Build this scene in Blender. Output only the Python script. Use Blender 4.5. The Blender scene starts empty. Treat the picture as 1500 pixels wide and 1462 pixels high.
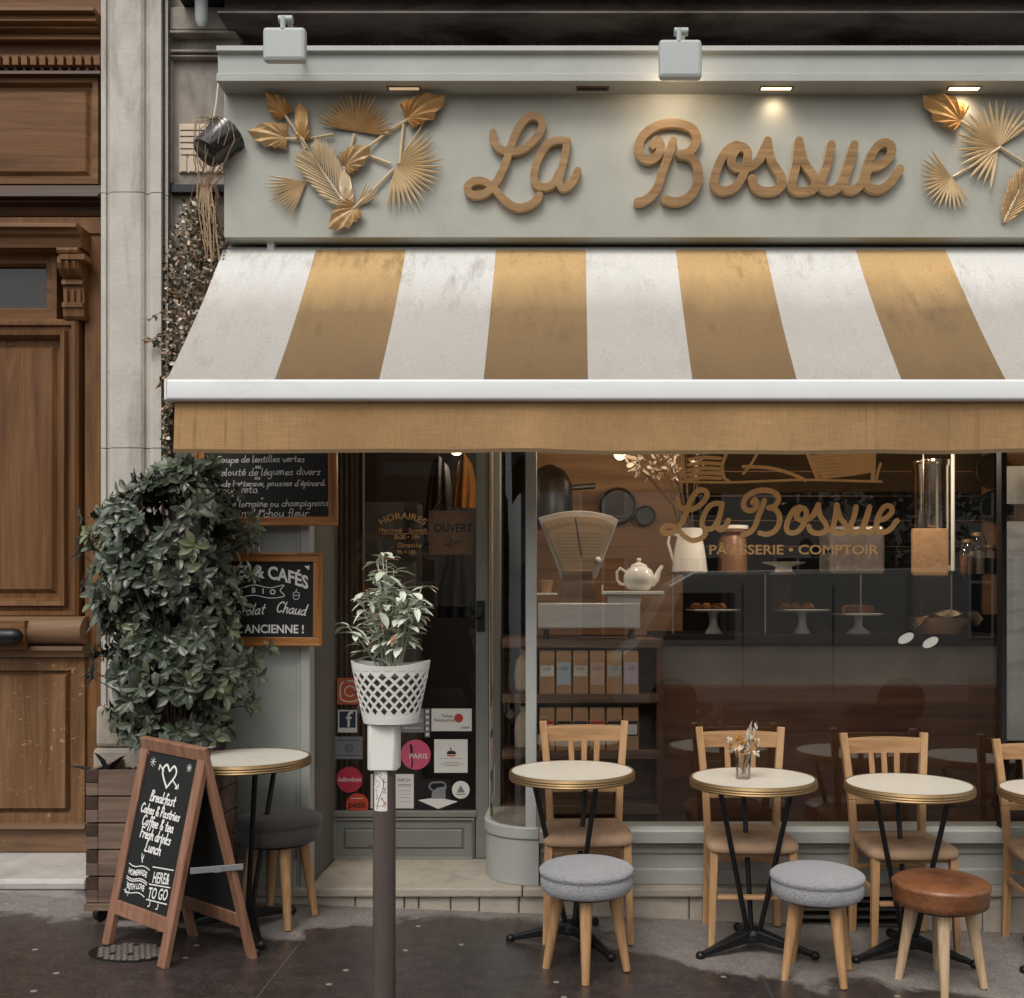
import bpy, bmesh, math, random
from mathutils import Vector, Matrix
random.seed(7)
R_ = math.radians
SC = bpy.context.scene
COL = SC.collection

# ------------------------------------------------------------------ camera, sky, sun, exposure
F, CX, CY, CD, H = 1475.0, 838.0, 880.0, 4.8, 1.5
cam = bpy.data.cameras.new('camera'); camo = bpy.data.objects.new('camera', cam); COL.objects.link(camo)
camo.location = (0, -CD, H); camo.rotation_euler = (R_(90), 0, 0)
cam.sensor_fit = 'HORIZONTAL'; cam.sensor_width = 36; cam.lens = 36 * F / 1500
cam.shift_x = -(CX - 750) / 1500; cam.shift_y = (CY - 731) / 1500
cam.clip_end = 600; cam.clip_start = 0.05
SC.camera = camo
SUN_EL, SUN_AZ = 53, 197
w = bpy.data.worlds.new('World'); SC.world = w; w.use_nodes = True
nt = w.node_tree; bg = nt.nodes['Background']
sky = nt.nodes.new('ShaderNodeTexSky'); sky.sky_type = 'NISHITA'; sky.sun_disc = False
sky.sun_elevation = R_(SUN_EL); sky.sun_rotation = R_(SUN_AZ); sky.dust_density = 3.0; sky.air_density = 1.2
hs = nt.nodes.new('ShaderNodeHueSaturation'); hs.inputs['Saturation'].default_value = 0.06
nt.links.new(sky.outputs[0], hs.inputs['Color']); nt.links.new(hs.outputs[0], bg.inputs['Color'])
bg.inputs['Strength'].default_value = 0.13
sun = bpy.data.lights.new('sun', 'SUN'); sun.energy = 0.9; sun.angle = R_(24); sun.color = (1, .95, .87)
so = bpy.data.objects.new('sun', sun); COL.objects.link(so)
so.rotation_euler = (R_(90 - SUN_EL), 0, R_(180 - SUN_AZ))
SC.view_settings.view_transform = 'Standard'; SC.view_settings.look = 'None'
SC.view_settings.gamma = 1; SC.view_settings.exposure = 0.42
SC.render.engine = 'CYCLES'
SC.cycles.max_bounces = 8; SC.cycles.transparent_max_bounces = 24; SC.cycles.use_denoising = True

# ------------------------------------------------------------------ helpers
def Q(px, py, Y=0.0):
    D = CD + Y
    return Vector(((px - CX) * D / F, Y, H + (CY - py) * D / F))
def gz(x): return -0.04 * x
def c(r, g, b):
    f = lambda u: (u / 255 / 12.92) if u / 255 <= .04045 else ((u / 255 + .055) / 1.055) ** 2.4
    return (f(r), f(g), f(b), 1)

ORG = {}
class MB:
    def __init__(s): s.v = []; s.f = []; s.m = []
    def add(s, vs, fs, mi=0):
        o = len(s.v); s.v += [Vector(x) for x in vs]
        s.f += [[i + o for i in q] for q in fs]; s.m += [mi] * len(fs); return s
    def box(s, a, b, mi=0):
        x0, y0, z0 = a; x1, y1, z1 = b
        return s.add([(x0,y0,z0),(x1,y0,z0),(x1,y1,z0),(x0,y1,z0),(x0,y0,z1),(x1,y0,z1),(x1,y1,z1),(x0,y1,z1)],
                     [(0,3,2,1),(4,5,6,7),(0,1,5,4),(1,2,6,5),(2,3,7,6),(3,0,4,7)], mi)
    def obox(s, o, u, v, n, mi=0):
        o, u, v, n = map(Vector, (o, u, v, n))
        P = [o, o+u, o+u+v, o+v]; P = P + [p + n for p in P]
        return s.add(P, [(0,3,2,1),(4,5,6,7),(0,1,5,4),(1,2,6,5),(2,3,7,6),(3,0,4,7)], mi)
    def R(s, x0, y0, x1, y1, Y, th, mi=0):
        a = Q(x0, y1, Y); b = Q(x1, y0, Y)
        return s.box((a.x, Y, a.z), (b.x, Y + th, b.z), mi)
    def rings(s, x0, y0, x1, y1, prof, fill=True, mi=0):
        """rectangular rings, prof = [(inset px, Y)], pixel rect taken at the first Y"""
        Y0 = prof[0][1]; a = Q(x0, y1, Y0); b = Q(x1, y0, Y0); k = (CD + Y0) / F
        o = len(s.v)
        for ins, Y in prof:
            d = ins * k
            s.v += [Vector((a.x+d,Y,a.z+d)), Vector((b.x-d,Y,a.z+d)), Vector((b.x-d,Y,b.z-d)), Vector((a.x+d,Y,b.z-d))]
        for i in range(len(prof)-1):
            for j in range(4):
                p = o + i*4; q = (j+1) % 4
                s.f.append([p+j, p+q, p+4+q, p+4+j]); s.m.append(mi)
        if fill:
            p = o + (len(prof)-1)*4; s.f.append([p, p+1, p+2, p+3]); s.m.append(mi)
        return s
    def xprof(s, prof, x0, x1, mi=0):
        n = len(prof); V = [(x0, y, z) for y, z in prof] + [(x1, y, z) for y, z in prof]
        Fs = [(i, (i+1) % n, n + (i+1) % n, n + i) for i in range(n)] + [tuple(range(n))[::-1], tuple(range(n, 2*n))]
        return s.add(V, Fs, mi)
    def zprof(s, prof, z0, z1, mi=0):
        n = len(prof); V = [(x, y, z0) for x, y in prof] + [(x, y, z1) for x, y in prof]
        Fs = [(i, (i+1) % n, n + (i+1) % n, n + i) for i in range(n)] + [tuple(range(n))[::-1], tuple(range(n, 2*n))]
        return s.add(V, Fs, mi)
    def lathe(s, prof, o=(0,0,0), seg=32, mi=0, M=None, cap=True):
        b = len(s.v); o = Vector(o)
        for r, z in prof:
            for i in range(seg):
                a = 2*math.pi*i/seg; p = Vector((r*math.cos(a), r*math.sin(a), z))
                s.v.append(o + (M @ p if M else p))
        for k in range(len(prof)-1):
            for i in range(seg):
                j = (i+1) % seg
                s.f.append([b+k*seg+i, b+k*seg+j, b+(k+1)*seg+j, b+(k+1)*seg+i]); s.m.append(mi)
        if cap:
            if prof[0][0] > 1e-6: s.f.append([b+i for i in range(seg)][::-1]); s.m.append(mi)
            if prof[-1][0] > 1e-6: s.f.append([b+(len(prof)-1)*seg+i for i in range(seg)]); s.m.append(mi)
        return s
    def tube(s, pts, r, seg=8, mi=0):
        pts = [Vector(p) for p in pts]; n = len(pts)
        rr = r if isinstance(r, (list, tuple)) else [r]*n
        b = len(s.v); up = None
        for i, p in enumerate(pts):
            t = (pts[min(i+1,n-1)] - pts[max(i-1,0)])
            t = t.normalized() if t.length > 1e-9 else Vector((0,0,1))
            if up is None: up = Vector((0,0,1)) if abs(t.z) < .9 else Vector((1,0,0))
            x = t.cross(up).normalized(); y = x.cross(t).normalized(); up = y
            for k in range(seg):
                a = 2*math.pi*k/seg; s.v.append(p + (x*math.cos(a) + y*math.sin(a))*rr[i])
        for i in range(n-1):
            for k in range(seg):
                j = (k+1) % seg
                s.f.append([b+i*seg+k, b+i*seg+j, b+(i+1)*seg+j, b+(i+1)*seg+k]); s.m.append(mi)
        s.f.append([b+k for k in range(seg)][::-1]); s.m.append(mi)
        s.f.append([b+(n-1)*seg+k for k in range(seg)]); s.m.append(mi)
        return s
    def bar(s, p0, p1, wx, wy, mi=0, ref=(0,1,0), w1=None):
        p0, p1 = Vector(p0), Vector(p1); t = (p1-p0).normalized(); y = Vector(ref); x = y.cross(t).normalized(); y = t.cross(x).normalized()
        ax, ay = w1 if w1 else (wx, wy)
        V = [p0 + x*wx/2*a + y*wy/2*b for a, b in ((-1,-1),(1,-1),(1,1),(-1,1))] + [p1 + x*ax/2*a + y*ay/2*b for a, b in ((-1,-1),(1,-1),(1,1),(-1,1))]
        return s.add(V, [(0,3,2,1),(4,5,6,7),(0,1,5,4),(1,2,6,5),(2,3,7,6),(3,0,4,7)], mi)
    def sphere(s, o, r, seg=12, rows=8, mi=0, sc=(1,1,1)):
        prof = [(max(1e-4, r*math.sin(math.pi*i/rows)), -r*math.cos(math.pi*i/rows)) for i in range(rows+1)]
        return s.lathe([(a, b) for a, b in prof], o, seg, mi, Matrix.Diagonal(Vector(sc)))
    def build(s, name, mats, parent=None, smooth=False, bev=0, solid=0, fix=True, sharp=35, weld=False):
        me = bpy.data.meshes.new(name)
        if parent is not None: o = ORG[parent.name]
        elif s.v:
            xs = [p.x for p in s.v]; ys = [p.y for p in s.v]; zs = [p.z for p in s.v]
            o = Vector(((min(xs)+max(xs))/2, (min(ys)+max(ys))/2, min(zs)))
        else: o = Vector((0,0,0))
        me.from_pydata([p - o for p in s.v], [], s.f)
        for mt in (mats if isinstance(mats, (list, tuple)) else [mats]): me.materials.append(mt)
        me.polygons.foreach_set('material_index', s.m)
        if weld:
            bm = bmesh.new(); bm.from_mesh(me); bmesh.ops.remove_doubles(bm, verts=bm.verts, dist=1e-4); bm.to_mesh(me); bm.free()
        if fix:
            bm = bmesh.new(); bm.from_mesh(me); bmesh.ops.recalc_face_normals(bm, faces=bm.faces); bm.to_mesh(me); bm.free()
        if smooth:
            me.polygons.foreach_set('use_smooth', [True]*len(me.polygons))
            if sharp: me.set_sharp_from_angle(angle=R_(sharp))
        ob = bpy.data.objects.new(name, me); COL.objects.link(ob)
        if parent is not None: ob.parent = parent
        else: ob.location = o
        ORG[ob.name] = o
        if solid:
            md = ob.modifiers.new('solid', 'SOLIDIFY'); md.thickness = solid; md.offset = 0
        if bev:
            md = ob.modifiers.new('bevel', 'BEVEL'); md.width = bev; md.segments = 2; md.limit_method = 'ANGLE'; md.angle_limit = R_(40)
        return ob

def tag(o, label=None, cat=None, group=None, kind=None):
    if label: o['label'] = label
    if cat: o['category'] = cat
    if group: o['group'] = group
    if kind: o['kind'] = kind
    return o
def thing(name, label, cat, loc=(0,0,0), group=None):
    o = bpy.data.objects.new(name, None); COL.objects.link(o); o.location = loc; o.empty_display_size = .1
    ORG[o.name] = Vector(loc); return tag(o, label, cat, group)
def dup(root, loc, rz, label, group=None, scale=None):
    r = root.copy(); COL.objects.link(r); r.location = loc; r.rotation_euler = (0,0,rz); r['label'] = label
    if group: r['group'] = group
    if scale: r.scale = scale
    for ch in list(root.children):
        k = ch.copy(); COL.objects.link(k); k.parent = r
        for g in list(ch.children):
            d = g.copy(); COL.objects.link(d); d.parent = k
    return r

# ------------------------------------------------------------------ materials
def _n(nt, t, **kw):
    n = nt.nodes.new(t)
    for k, v in kw.items(): setattr(n, k, v)
    return n
def base_mat(name):
    m = bpy.data.materials.new(name); m.use_nodes = True; nt = m.node_tree
    return m, nt, nt.nodes['Principled BSDF'], nt.links
def mul(col, k): return (min(1, col[0]*k), min(1, col[1]*k), min(1, col[2]*k), 1)
def noise(nt, L, vec, scale, detail=5, rough=.6, dist=0):
    n = _n(nt, 'ShaderNodeTexNoise'); n.inputs['Scale'].default_value = scale; n.inputs['Detail'].default_value = detail
    n.inputs['Roughness'].default_value = rough; n.inputs['Distortion'].default_value = dist; L.new(vec, n.inputs['Vector']); return n
def ramp(nt, L, fac, stops):
    r = _n(nt, 'ShaderNodeValToRGB'); e = r.color_ramp.elements
    while len(e) < len(stops): e.new(.5)
    for i, (p, col) in enumerate(stops): e[i].position = p; e[i].color = col if isinstance(col, tuple) else (col, col, col, 1)
    L.new(fac, r.inputs[0]); return r
def mixc(nt, L, fac, a, b, mode='MIX'):
    n = _n(nt, 'ShaderNodeMix', data_type='RGBA', blend_type=mode)
    if hasattr(fac, 'links'): L.new(fac, n.inputs[0])
    else: n.inputs[0].default_value = fac
    for k, v in ((6, a), (7, b)):
        if hasattr(v, 'links'): L.new(v, n.inputs[k])
        else: n.inputs[k].default_value = v
    return n.outputs[2]
def vecm(nt, L, scale=(1,1,1), loc=(0,0,0), rot=(0,0,0)):
    t = _n(nt, 'ShaderNodeTexCoord'); m = _n(nt, 'ShaderNodeMapping'); m.inputs['Scale'].default_value = scale; m.inputs['Location'].default_value = loc
    m.inputs['Rotation'].default_value = rot
    L.new(t.outputs['Object'], m.inputs[0]); return m.outputs[0]
def bumpn(nt, L, B, h, strength, dist=.01):
    b = _n(nt, 'ShaderNodeBump'); b.inputs['Strength'].default_value = strength; b.inputs['Distance'].default_value = dist
    L.new(h, b.inputs['Height']); L.new(b.outputs[0], B.inputs['Normal'])
def mat(name, col, rough=.6, metal=0, var=.15, scale=9, bump=.15, bscale=60, stretch=(1,1,1), spec=.5, stain=None, stain_at=(.55,.75), sscale=3, sstretch=(1,1,1), coat=0, sheen=0):
    m, nt, B, L = base_mat(name); v = vecm(nt, L, stretch)
    n1 = noise(nt, L, v, scale, 6); n2 = noise(nt, L, v, scale*.23, 3)
    r1 = ramp(nt, L, n1.outputs[0], [(.25, mul(col, 1-var)), (.75, mul(col, 1+var))])
    r2 = ramp(nt, L, n2.outputs[0], [(.3, (1-var*.7,)*3+(1,)), (.7, (1,1,1,1))])
    out = mixc(nt, L, 1.0, r1.outputs[0], r2.outputs[0], 'MULTIPLY')
    if stain:
        v2 = vecm(nt, L, sstretch, (3.1,1.7,.4)); n3 = noise(nt, L, v2, sscale, 8, .65, .4)
        r3 = ramp(nt, L, n3.outputs[0], [(stain_at[0], 0.0), (stain_at[1], 1.0)])
        out = mixc(nt, L, r3.outputs[0], out, stain)
    L.new(out, B.inputs['Base Color'])
    B.inputs['Roughness'].default_value = rough; B.inputs['Metallic'].default_value = metal; B.inputs['Specular IOR Level'].default_value = spec
    if coat: B.inputs['Coat Weight'].default_value = coat; B.inputs['Coat Roughness'].default_value = .15
    if sheen: B.inputs['Sheen Weight'].default_value = sheen
    if bump:
        nb = noise(nt, L, v, bscale, 4); bumpn(nt, L, B, nb.outputs[0], bump)
    return m
def wood(name, dark, mid, light, axis=2, rough=.45, scale=1.0, spec=.4, wear=None, wear_at=(.66,.7), coat=0, big=1.0, wsc=9):
    m, nt, B, L = base_mat(name)
    st = [16*scale]*3; st[axis] = 1.1*scale; v = vecm(nt, L, tuple(st))
    nA = noise(nt, L, v, 1.0*big, 5, .55, 1.6)
    st2 = [90*scale]*3; st2[axis] = 2.5*scale; v2 = vecm(nt, L, tuple(st2)); nB = noise(nt, L, v2, 1.0, 3, .6, .2)
    r = ramp(nt, L, nA.outputs[0], [(.28, dark), (.5, mid), (.72, light)])
    r2 = ramp(nt, L, nB.outputs[0], [(.3, (.84,.84,.84,1)), (.6, (1,1,1,1))])
    out = mixc(nt, L, 1.0, r.outputs[0], r2.outputs[0], 'MULTIPLY')
    if wear:
        v3 = vecm(nt, L, (1,1,1.6), (5,2,1)); n3 = noise(nt, L, v3, wsc, 8, .75, .5)
        r3 = ramp(nt, L, n3.outputs[0], [(wear_at[0], 0.0), (wear_at[1], 1.0)]); out = mixc(nt, L, r3.outputs[0], out, wear)
    L.new(out, B.inputs['Base Color']); B.inputs['Roughness'].default_value = rough; B.inputs['Specular IOR Level'].default_value = spec
    if coat: B.inputs['Coat Weight'].default_value = coat; B.inputs['Coat Roughness'].default_value = .3
    bumpn(nt, L, B, nB.outputs[0], .25, .004); return m
def glass(name, tint=(1,1,1,1), k=1.0, ior=1.5, rough=0.0, smudge=False):
    m, nt, B, L = base_mat(name); nt.nodes.remove(B); out = nt.nodes['Material Output']
    tr = _n(nt, 'ShaderNodeBsdfTransparent'); tr.inputs[0].default_value = tint
    gl = _n(nt, 'ShaderNodeBsdfGlossy'); gl.inputs['Roughness'].default_value = rough
    fr = _n(nt, 'ShaderNodeFresnel'); fr.inputs[0].default_value = ior
    ml = _n(nt, 'ShaderNodeMath', operation='MULTIPLY', use_clamp=True); ml.inputs[1].default_value = k; L.new(fr.outputs[0], ml.inputs[0])
    mx = _n(nt, 'ShaderNodeMixShader'); L.new(ml.outputs[0], mx.inputs[0]); L.new(tr.outputs[0], mx.inputs[1]); L.new(gl.outputs[0], mx.inputs[2])
    L.new(mx.outputs[0], out.inputs[0]); return m
def emit(name, col, s):
    m, nt, B, L = base_mat(name); B.inputs['Base Color'].default_value = col; B.inputs['Emission Color'].default_value = col; B.inputs['Emission Strength'].default_value = s; return m

M = {}
M['paint'] = mat('grey_paint', c(164,165,159), .5, 0, .07, 7, .08, 90, stain=c(120,116,106), stain_at=(.62,.95), sscale=5, sstretch=(1,1,.4))
M['paint_old'] = mat('worn_grey_paint', c(160,160,153), .55, 0, .1, 6, .12, 60, stain=c(78,70,60), stain_at=(.66,.78), sscale=6, sstretch=(1,1,.6))
M['board'] = mat('sign_board_paint', c(166,165,154), .55, 0, .07, 5, .1, 140, stain=c(150,146,134), stain_at=(.5,.8), sscale=3.5, sstretch=(1,1,.5))
M['white_metal'] = mat('white_powder_metal', c(226,227,226), .6, 0, .03, 4, .03, 40, stain=c(165,168,168), stain_at=(.6,.9), sscale=3, sstretch=(.3,1,1))
M['lampgrey'] = mat('lamp_grey', c(172,176,174), .45, 0, .03, 6, .04, 80)
M['stone'] = mat('limestone', c(190,184,174), .85, 0, .1, 6, .3, 45, stain=c(132,122,110), stain_at=(.52,.8), sscale=2.2, sstretch=(2.5,1,.5))
M['stone2'] = mat('limestone_sheltered', c(160,150,140), .85, 0, .14, 5, .3, 45, stain=c(88,80,74), stain_at=(.5,.75), sscale=4, sstretch=(1,1,.6))
M['plinth'] = mat('plinth_stone', c(170,160,146), .8, 0, .14, 7, .35, 50, stain=c(112,98,82), stain_at=(.54,.85), sscale=5, sstretch=(1,1,2.5))
M['stepstone'] = mat('step_stone', c(182,176,170), .6, 0, .1, 6, .25, 50, stain=c(140,135,130), stain_at=(.48,.8), sscale=4, sstretch=(1,1,3))
oakd, oakm, oakl = c(86,57,33), c(110,76,46), c(128,92,59)
M['oak_v'] = wood('oak_vertical', oakd, oakm, oakl, 2, .5, .8, spec=.2, wear=c(176,140,98), wear_at=(.7,.74))
M['oak_scuffed'] = wood('oak_scuffed', c(92,64,42), c(114,82,54), c(130,98,68), 2, .6, .8, spec=.2, wear=c(178,148,112), wear_at=(.6,.66), wsc=24)
M['oak_h'] = wood('oak_horizontal', oakd, oakm, oakl, 0, .5, .8, spec=.2, wear=c(176,140,98), wear_at=(.72,.76))
M['oak_weathered'] = wood('oak_weathered', c(86,62,42), c(110,82,57), c(128,100,74), 0, .6, .8, wear=c(190,170,140), wear_at=(.64,.72))
M['oak_dark'] = wood('oak_dark', c(40,24,13), c(66,40,22), c(84,54,30), 0, .5, .8)
M['black_metal'] = mat('black_metal', c(13,13,14), .4, .1, .1, 8, .05, 60)
M['iron'] = mat('cast_iron', c(17,17,18), .45, .2, .15, 12, .15, 80)
M['darktimber'] = wood('dark_timber', c(12,9,7), c(22,15,11), c(38,24,15), 0, .8, .7)
M['black'] = mat('plain_black', c(18,15,14), .8, 0, .2, 6, .1)  # plain near-black for gutter, vent gaps and cupboard
M['rust'] = mat('rusty_gutter', c(104,94,87), .6, .2, .2, 8, .2, 40, stain=c(50,36,28), stain_at=(.45,.65), sscale=4, sstretch=(.4,1,1))
M['letter'] = wood('letter_wood', c(116,85,48), c(146,110,64), c(166,131,82), 0, .5, 1.2, wear=c(92,52,30), wear_at=(.62,.72))
M['letter_edge'] = mat('cut_wood_edge', c(200,172,132), .7, 0, .1, 20, .1)
M['gold'] = mat('gold_leaf', c(196,162,116), .45, .25, .18, 14, .1, 80, spec=.6)
M['gold2'] = mat('pale_gold_leaf', c(216,192,154), .45, .15, .15, 14, .1, 80)
M['gold3'] = mat('deep_gold_leaf', c(188,146,92), .45, .25, .18, 14, .1, 80)
M['slate'] = mat('chalkboard', c(12,12,12), .7, 0, .25, 4, .03, 60, stain=c(26,26,26), stain_at=(.55,.9), sscale=3)
M['chalk'] = mat('chalk', c(226,224,218), .9, 0, .1, 60, 0)
M['chalk2'] = mat('soft_chalk', c(200,198,190), .9, 0, .22, 90, 0)
M['framewood'] = wood('frame_wood', c(120,72,32), c(166,108,54), c(190,132,74), 0, .4, 1.0)
M['framewood_v'] = wood('frame_wood_upright', c(120,72,32), c(166,108,54), c(190,132,74), 2, .4, 1.0)
M['signwood'] = wood('red_brown_wood', c(108,74,56), c(138,98,76), c(156,116,94), 2, .5, 1.0)
M['planter'] = wood('grey_brown_boards', c(80,64,54), c(116,95,80), c(140,118,102), 0, .7, .8)
M['planter_v'] = wood('grey_brown_board_ends', c(44,30,23), c(62,44,34), c(74,54,44), 1, .7, 1)
M['soil'] = mat('soil', c(48,36,28), .95, 0, .3, 30, .6, 50)
M['beech'] = wood('beech', c(150,110,72), c(182,140,98), c(198,160,118), 2, .42, 1.0)
M['beech_h'] = wood('beech_rail', c(150,110,72), c(182,140,98), c(198,160,118), 0, .42, 1.0)
M['seatwood'] = wood('seat_brown', c(140,106,78), c(170,132,100), c(186,150,118), 1, .6, 1.0)
M['palebeech'] = wood('pale_beech', c(168,138,106), c(196,168,134), c(212,186,156), 2, .5, 1.0)
M['felt'] = mat('grey_felt', c(152,150,153), .95, 0, .2, 130, .8, 130, sheen=.3)
M['darkfelt'] = mat('dark_velvet', c(62,54,50), .95, 0, .15, 100, .3, 200, sheen=.3)
M['leather'] = mat('tan_leather', c(130,82,50), .38, 0, .25, 8, .5, 40, stain=c(84,44,24), stain_at=(.45,.72), sscale=6, coat=.2)
M['tabletop'] = mat('pale_tabletop', c(214,208,194), .35, 0, .07, 90, .02, 120, stain=c(178,168,150), stain_at=(.6,.9), sscale=6)
M['brass'] = mat('brass', c(146,120,84), .45, .75, .12, 12, .05, 60)
M['asphaltpost'] = mat('brown_post_paint', c(84,73,69), .4, 0, .1, 6, .06, 60, stain=c(70,56,54), stain_at=(.55,.8), sscale=3, sstretch=(1,1,.3))
M['white_plastic'] = mat('white_plastic', c(222,220,212), .45, 0, .03, 4, .02, 50)
M['white_card'] = mat('white_card', c(218,214,206), .7, 0, .04, 5, .02, 60)
M['ink'] = mat('ink', c(28,26,28), .7, 0, .1, 9, 0)
M['inkgrey'] = mat('grey_ink', c(120,118,116), .7, 0, .1, 9, 0)
M['red'] = mat('red_print', c(188,52,48), .6, 0, .1, 9, 0)
M['pink'] = mat('pink_print', c(206,84,112), .6, 0, .1, 9, 0)
M['crimson'] = mat('crimson_print', c(190,48,68), .6, 0, .1, 9, 0)
M['orange'] = mat('orange_print', c(206,96,58), .6, 0, .15, 12, 0)
M['redorange'] = mat('redorange_print', c(196,70,42), .6, 0, .15, 12, 0)
M['navy'] = mat('navy_print', c(44,52,70), .6, 0, .1, 9, 0)
M['greycard'] = mat('grey_card', c(126,128,130), .6, 0, .1, 9, 0)
M['kraft'] = mat('kraft_paper', c(176,138,100), .8, 0, .08, 20, .1, 90)
M['kraft_tag'] = mat('kraft_sign', c(150,116,86), .8, 0, .08, 20, .1, 90)
M['goldpaint'] = mat('gold_window_paint', c(234,186,124), .5, 0, .08, 30, 0)
M['cloth'] = mat('linen_cloth', c(196,176,150), .9, 0, .1, 30, .2, 150)
M['china'] = mat('white_china', c(226,222,214), .2, 0, .02, 4, 0, coat=.4)
M['alu'] = mat('brushed_metal', c(214,210,206), .35, .5, .1, 9, .05, 60, stretch=(1,6,6))
M['chrome'] = mat('chrome', c(220,210,196), .12, 1, .05, 5, 0)
M['scale_grey'] = mat('scale_enamel', c(166,156,146), .35, 0, .05, 6, .02)
M['dial'] = mat('dial_face', c(150,126,98), .5, 0, .08, 12, 0)
M['ply'] = wood('plywood_wall', c(112,78,48), c(146,104,66), c(164,122,82), 0, .55, .4)
M['walnut'] = wood('walnut_panel', c(70,43,28), c(98,63,43), c(112,76,54), 0, .5, .5)
M['shelfwood'] = wood('shelf_wood', c(70,50,38), c(110,84,66), c(134,108,88), 0, .6, .7)
M['cake'] = mat('baked_crust', c(172,112,58), .7, 0, .3, 40, .5, 80)
M['jarglass'] = glass('jar_glass', (.93,.94,.93,1), 1.6)
M['caseglass'] = glass('case_glass', (.97,.97,.97,1), 1.0)
M['winglass'] = glass('window_glass', (.9,.9,.89,1), 3.0, 1.52)
M['doorglass'] = glass('door_glass', (.86,.86,.85,1), 1.5, 1.52)
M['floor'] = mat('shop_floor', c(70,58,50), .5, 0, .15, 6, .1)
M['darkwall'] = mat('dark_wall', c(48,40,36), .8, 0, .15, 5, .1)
M['darkcloth'] = mat('black_cloth', c(22,21,22), .9, 0, .15, 20, .3, 90)
M['mustard'] = mat('mustard_canvas', c(168,108,44), .85, 0, .12, 20, .2, 120)
M['pot'] = mat('black_glazed_pot', c(26,22,20), .18, 0, .2, 8, .05, coat=.6)
M['twine'] = mat('twine', c(172,144,114), .85, 0, .15, 60, .2)
M['dryleaf'] = mat('dry_leaf', c(172,148,122), .8, 0, .3, 10, 0)
M['dryleaf2'] = mat('pale_dry_leaf', c(214,200,178), .8, 0, .25, 10, 0)
M['ivyleaf'] = mat('ivy_leaf', c(76,80,60), .6, 0, .35, 10, 0)
M['leafA'] = mat('dark_leaf', c(58,66,50), .34, 0, .25, 7, 0)
M['leafB'] = mat('mid_leaf', c(94,102,82), .34, 0, .25, 7, 0)
M['leafC'] = mat('young_leaf', c(112,116,84), .45, 0, .2, 7, 0)
M['bark'] = mat('bark', c(82,62,48), .9, 0, .25, 20, .5, 60, stretch=(4,4,1))
M['sageA'] = mat('sage_leaf', c(184,190,168), .75, 0, .18, 14, 0)
M['sageB'] = mat('pale_sage_leaf', c(208,212,194), .75, 0, .14, 14, 0)
M['sageC'] = mat('withered_sage_leaf', c(160,126,96), .8, 0, .2, 14, 0)
M['cream'] = mat('cream_vent', c(206,188,166), .6, 0, .06, 9, .05)
M['steel'] = mat('galvanised_strap', c(190,190,190), .3, .7, .08, 9, .05)
M['windowpane'] = mat('dark_door_pane', c(44,42,40), .3, 0, .25, 8, .02)

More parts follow.
